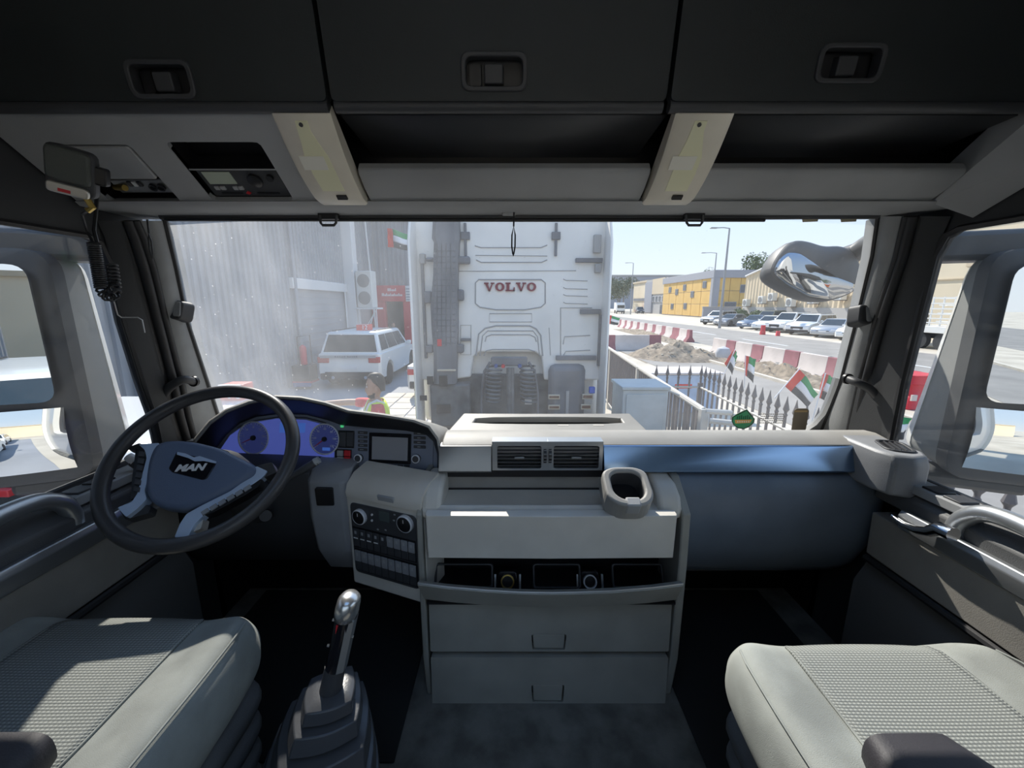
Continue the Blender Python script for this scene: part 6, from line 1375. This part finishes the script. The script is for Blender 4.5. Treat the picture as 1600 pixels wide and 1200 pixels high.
for k, (x, y) in enumerate(((26, -30), (23, -42), (29, -55))): tree(x, y, 9, 3.8, ['green tree behind the orange lorry in the right mirror', 'second green tree further back in the right mirror', 'third green tree far back in the right mirror'][k], m_leaf, 40 + k, 900)
# ================================================================== people
m_skin = mat('skin', (.42, .25, .17), .6); m_hair = mat('hair', (.015, .013, .012), .6); m_shirt = mat('red_shirt', (.62, .05, .06), .8); m_vest = mat('hi_vis_yellow', (.72, .90, .05), .7); m_tape = mat('reflective_tape', (.66, .68, .68), .4); m_trou = mat('dark_trousers', (.03, .035, .05), .85)
def skin_mesh(name, nodes, edges, m, parent, root=0, sub=2):
    """nodes: (x,y,z,rx,ry) in the thing's local space"""
    me = bpy.data.meshes.new(name); me.from_pydata([n[:3] for n in nodes], edges, []); o = bpy.data.objects.new(name, me); C.objects.link(o); o.parent = parent; WM[o.name] = WM[parent.name]
    me.materials.append(m); sk = o.modifiers.new('skin', 'SKIN'); sk.use_smooth_shade = True
    for i, n in enumerate(nodes): d = me.skin_vertices[0].data[i]; d.radius = (n[3], n[4]); d.use_root = (i == root)
    s = o.modifiers.new('sub', 'SUBSURF'); s.levels = sub; s.render_levels = sub
    return o
def person(loc, rz, label, k=1.0, arm_out=True):
    # local: faces +y, x to its right
    p = thing('person', label, 'person', loc, rz, 'people in hi-vis vests')
    p.scale = (k, k, k)
    ra = [(.20, .06, 1.40, .05, .05), (.24, .32, 1.42, .043, .043), (.22, .58, 1.43, .034, .034), (.21, .66, 1.43, .03, .022)] if arm_out else [(.21, 0, 1.40, .05, .05), (.25, 0, 1.12, .043, .043), (.25, .08, .88, .034, .034), (.25, .10, .80, .03, .022)]
    la = [(-.21, 0, 1.40, .05, .05), (-.27, -.02, 1.12, .043, .043), (-.26, .10, .90, .034, .034), (-.25, .13, .82, .03, .022)]
    nodes = [(0, 0, .95, .15, .11), (0, 0, 1.15, .14, .10), (0, 0, 1.36, .16, .10), (0, .0, 1.47, .07, .06), (0, .01, 1.54, .052, .055)]
    edges = [(0, 1), (1, 2), (2, 3), (3, 4)]
    def chain(start, pts):
        prev = start
        for q in pts: nodes.append(q); edges.append((prev, len(nodes) - 1)); prev = len(nodes) - 1
        return prev
    hr = chain(2, ra); hl_ = chain(2, la)
    for s in (-1, 1): chain(0, [(s * .09, 0, .86, .085, .09), (s * .10, .02, .48, .058, .06), (s * .10, -.01, .09, .038, .04), (s * .10, .12, .035, .04, .03)])
    for hnd, tip in ((hr, ra[-1]), (hl_, la[-1])):
        d = Vector(tip[:3]) - Vector((ra if hnd == hr else la)[-2][:3]); d.normalize(); sdv = d.cross(Vector((0, 0, 1))).normalized() if abs(d.z) < .8 else Vector((0, 1, 0))
        for f, ln in ((-.024, .07), (-.008, .085), (.008, .08), (.024, .062)):
            a = Vector(tip[:3]) + sdv * f + d * .02; b = a + d * ln * .5; c = a + d * ln + Vector((0, 0, -.015)); chain(hnd, [(*a, .009, .009), (*b, .008, .008), (*c, .007, .007)])
        a = Vector(tip[:3]) - sdv * .03 - d * .02; chain(hnd, [(*a, .010, .010), (*(a - sdv * .02 + d * .035), .008, .008)])
    body = skin_mesh('body', nodes, edges, m_skin, p)
    # head: shaped rings with brow, nose, chin; turned with the body
    H = MB(); prof = [(1.49, .050, .055, .010), (1.53, .056, .066, .022), (1.56, .064, .082, .022), (1.60, .072, .092, .012), (1.65, .076, .098, .004), (1.70, .076, .098, -.004), (1.745, .064, .084, -.010), (1.775, .035, .048, -.012), (1.785, .006, .008, -.012)]
    rings = []
    for z, rx, ry, oy in prof:
        r_ = []
        for i in range(20):
            t = 2 * math.pi * i / 20; x, y = rx * math.cos(t), ry * math.sin(t) + oy
            if abs(t - math.pi / 2) < .2: y += .022 * max(0, 1 - abs(z - 1.605) / .035) + .008 * max(0, 1 - abs(z - 1.515) / .03)
            r_.append((x, y, z))
        rings.append(r_)
    hd_ = H.loft(rings).build('head', m_skin, p, local=True, smooth=80)
    for s in (-1, 1):
        MB().lathe([(.004, .008), (.009, .004), (.010, 0)][::-1], (s * .030, .094, 1.645), (0, 1, 0), 10).build('eye', m_white, hd_, local=True); MB().lathe([(.005, .011), (.0055, .006)][::-1], (s * .030, .094, 1.645), (0, 1, 0), 8).build('iris', m_hair, hd_, local=True)
        MB().loft([[(s * (.074 + q), .00 + a, 1.625 + b) for a, b in rrect(-.014, .016, -.028, .028, .012)] for q in (0, .012)]).build('ear', m_skin, hd_, local=True); MB().bx(*sorted((s * .014, s * .046)), .090, .101, 1.667, 1.675).build('eyebrow', m_hair, hd_, local=True)
    MB().bx(-.022, .022, .088, .098, 1.553, 1.562).build('mouth', mat('lip', (.35, .14, .12), .6), hd_, local=True, bevel=.003)
    hr_ = []
    for z, g, y0 in ((1.585, 1.04, -.055), (1.64, 1.07, -.035), (1.70, 1.09, .03), (1.755, 1.12, .0), (1.795, 1.0, .0), (1.806, .3, 0)):
        kk = [q for q in prof]; rx = .078 if z < 1.72 else (.066 if z < 1.77 else .045); ry = .100 if z < 1.72 else (.086 if z < 1.77 else .06)
        r_ = []
        for i in range(20):
            t = 2 * math.pi * i / 20; y = ry * g * math.sin(t) - .006
            if z < 1.72: y = min(y, y0)
            r_.append((rx * g * math.cos(t), y, z))
        hr_.append(r_)
    MB().loft(hr_).build('hair', m_hair, p, local=True, smooth=80)
    bd = []
    for z, g in ((1.488, .7), (1.51, 1.06), (1.54, 1.06), (1.57, 1.02)):
        rx, ry = (.052, .058) if z < 1.5 else ((.058, .070) if z < 1.56 else (.067, .086)); bd.append([(rx * g * math.cos(t), max(.0, ry * g * math.sin(t)) + .02 - (.012 if z > 1.56 else 0), z) for t in [2 * math.pi * i / 20 for i in range(20)]])
    MB().loft(bd).build('beard', m_hair, p, local=True, smooth=80)
    # shirt with short sleeves, trousers, vest
    sl = [n for n in (ra[0], ra[1])]; sn = [(0, 0, .96, .175, .13), (0, 0, 1.16, .165, .12), (0, 0, 1.36, .185, .118), (0, 0, 1.455, .085, .075)]; se = [(0, 1), (1, 2), (2, 3)]
    for a in (ra, la):
        q = Vector(a[0][:3]).lerp(Vector(a[1][:3]), .75); sn.append((*a[0][:3], .068, .068)); se.append((2, len(sn) - 1)); sn.append((*q, .062, .062)); se.append((len(sn) - 2, len(sn) - 1))
    skin_mesh('shirt', sn, se, m_shirt, p)
    tn = [(0, 0, .98, .165, .125), (0, 0, .88, .16, .12)]; te = [(0, 1)]
    for s in (-1, 1):
        i0 = len(tn); tn += [(s * .095, 0, .78, .10, .105), (s * .105, .02, .48, .078, .08), (s * .105, -.01, .10, .06, .065)]; te += [(1, i0), (i0, i0 + 1), (i0 + 1, i0 + 2)]
    skin_mesh('trousers', tn, te, m_trou, p)
    def vest_ring(z, w, d, v):
        r_ = []
        for i in range(33):
            t = R(90 + v) + R(360 - 2 * v) * i / 32; ex = .75
            r_.append((w * math.copysign(abs(math.cos(t)) ** ex, math.cos(t)), d * math.copysign(abs(math.sin(t)) ** ex, math.sin(t)), z))
        return r_
    V = [vest_ring(z, w, d, v) for z, w, d, v in ((.92, .200, .150, 3), (1.10, .195, .145, 3), (1.25, .200, .142, 6), (1.36, .200, .138, 16), (1.44, .150, .110, 30), (1.475, .105, .09, 36))]
    ve = MB().loft(V, caps=False, close=False).build('vest', m_vest, p, local=True, solid=.008, smooth=80)
    for z0, z1 in ((1.02, 1.07), (1.20, 1.25)): MB().loft([vest_ring(z, .204, .150, 3) for z in (z0, z1)], caps=False, close=False).build('reflective_band', m_tape, ve, local=True, solid=.004, smooth=80)
    for s in (-1, 1): MB().tube([(s * .11, .138, 1.24), (s * .115, .136, 1.34), (s * .105, .085, 1.45), (s * .10, .0, 1.485), (s * .105, -.08, 1.44)], .019, 6).build('reflective_strap', m_tape, ve, local=True)
    return p
person((-1.60, 4.55, .04), R(112), 'bearded man in red shirt and yellow hi-vis vest reaching out', .985)
person((-5.75, 19.4, .01), R(200), 'distant worker in a yellow vest before the red portal', .97, False)
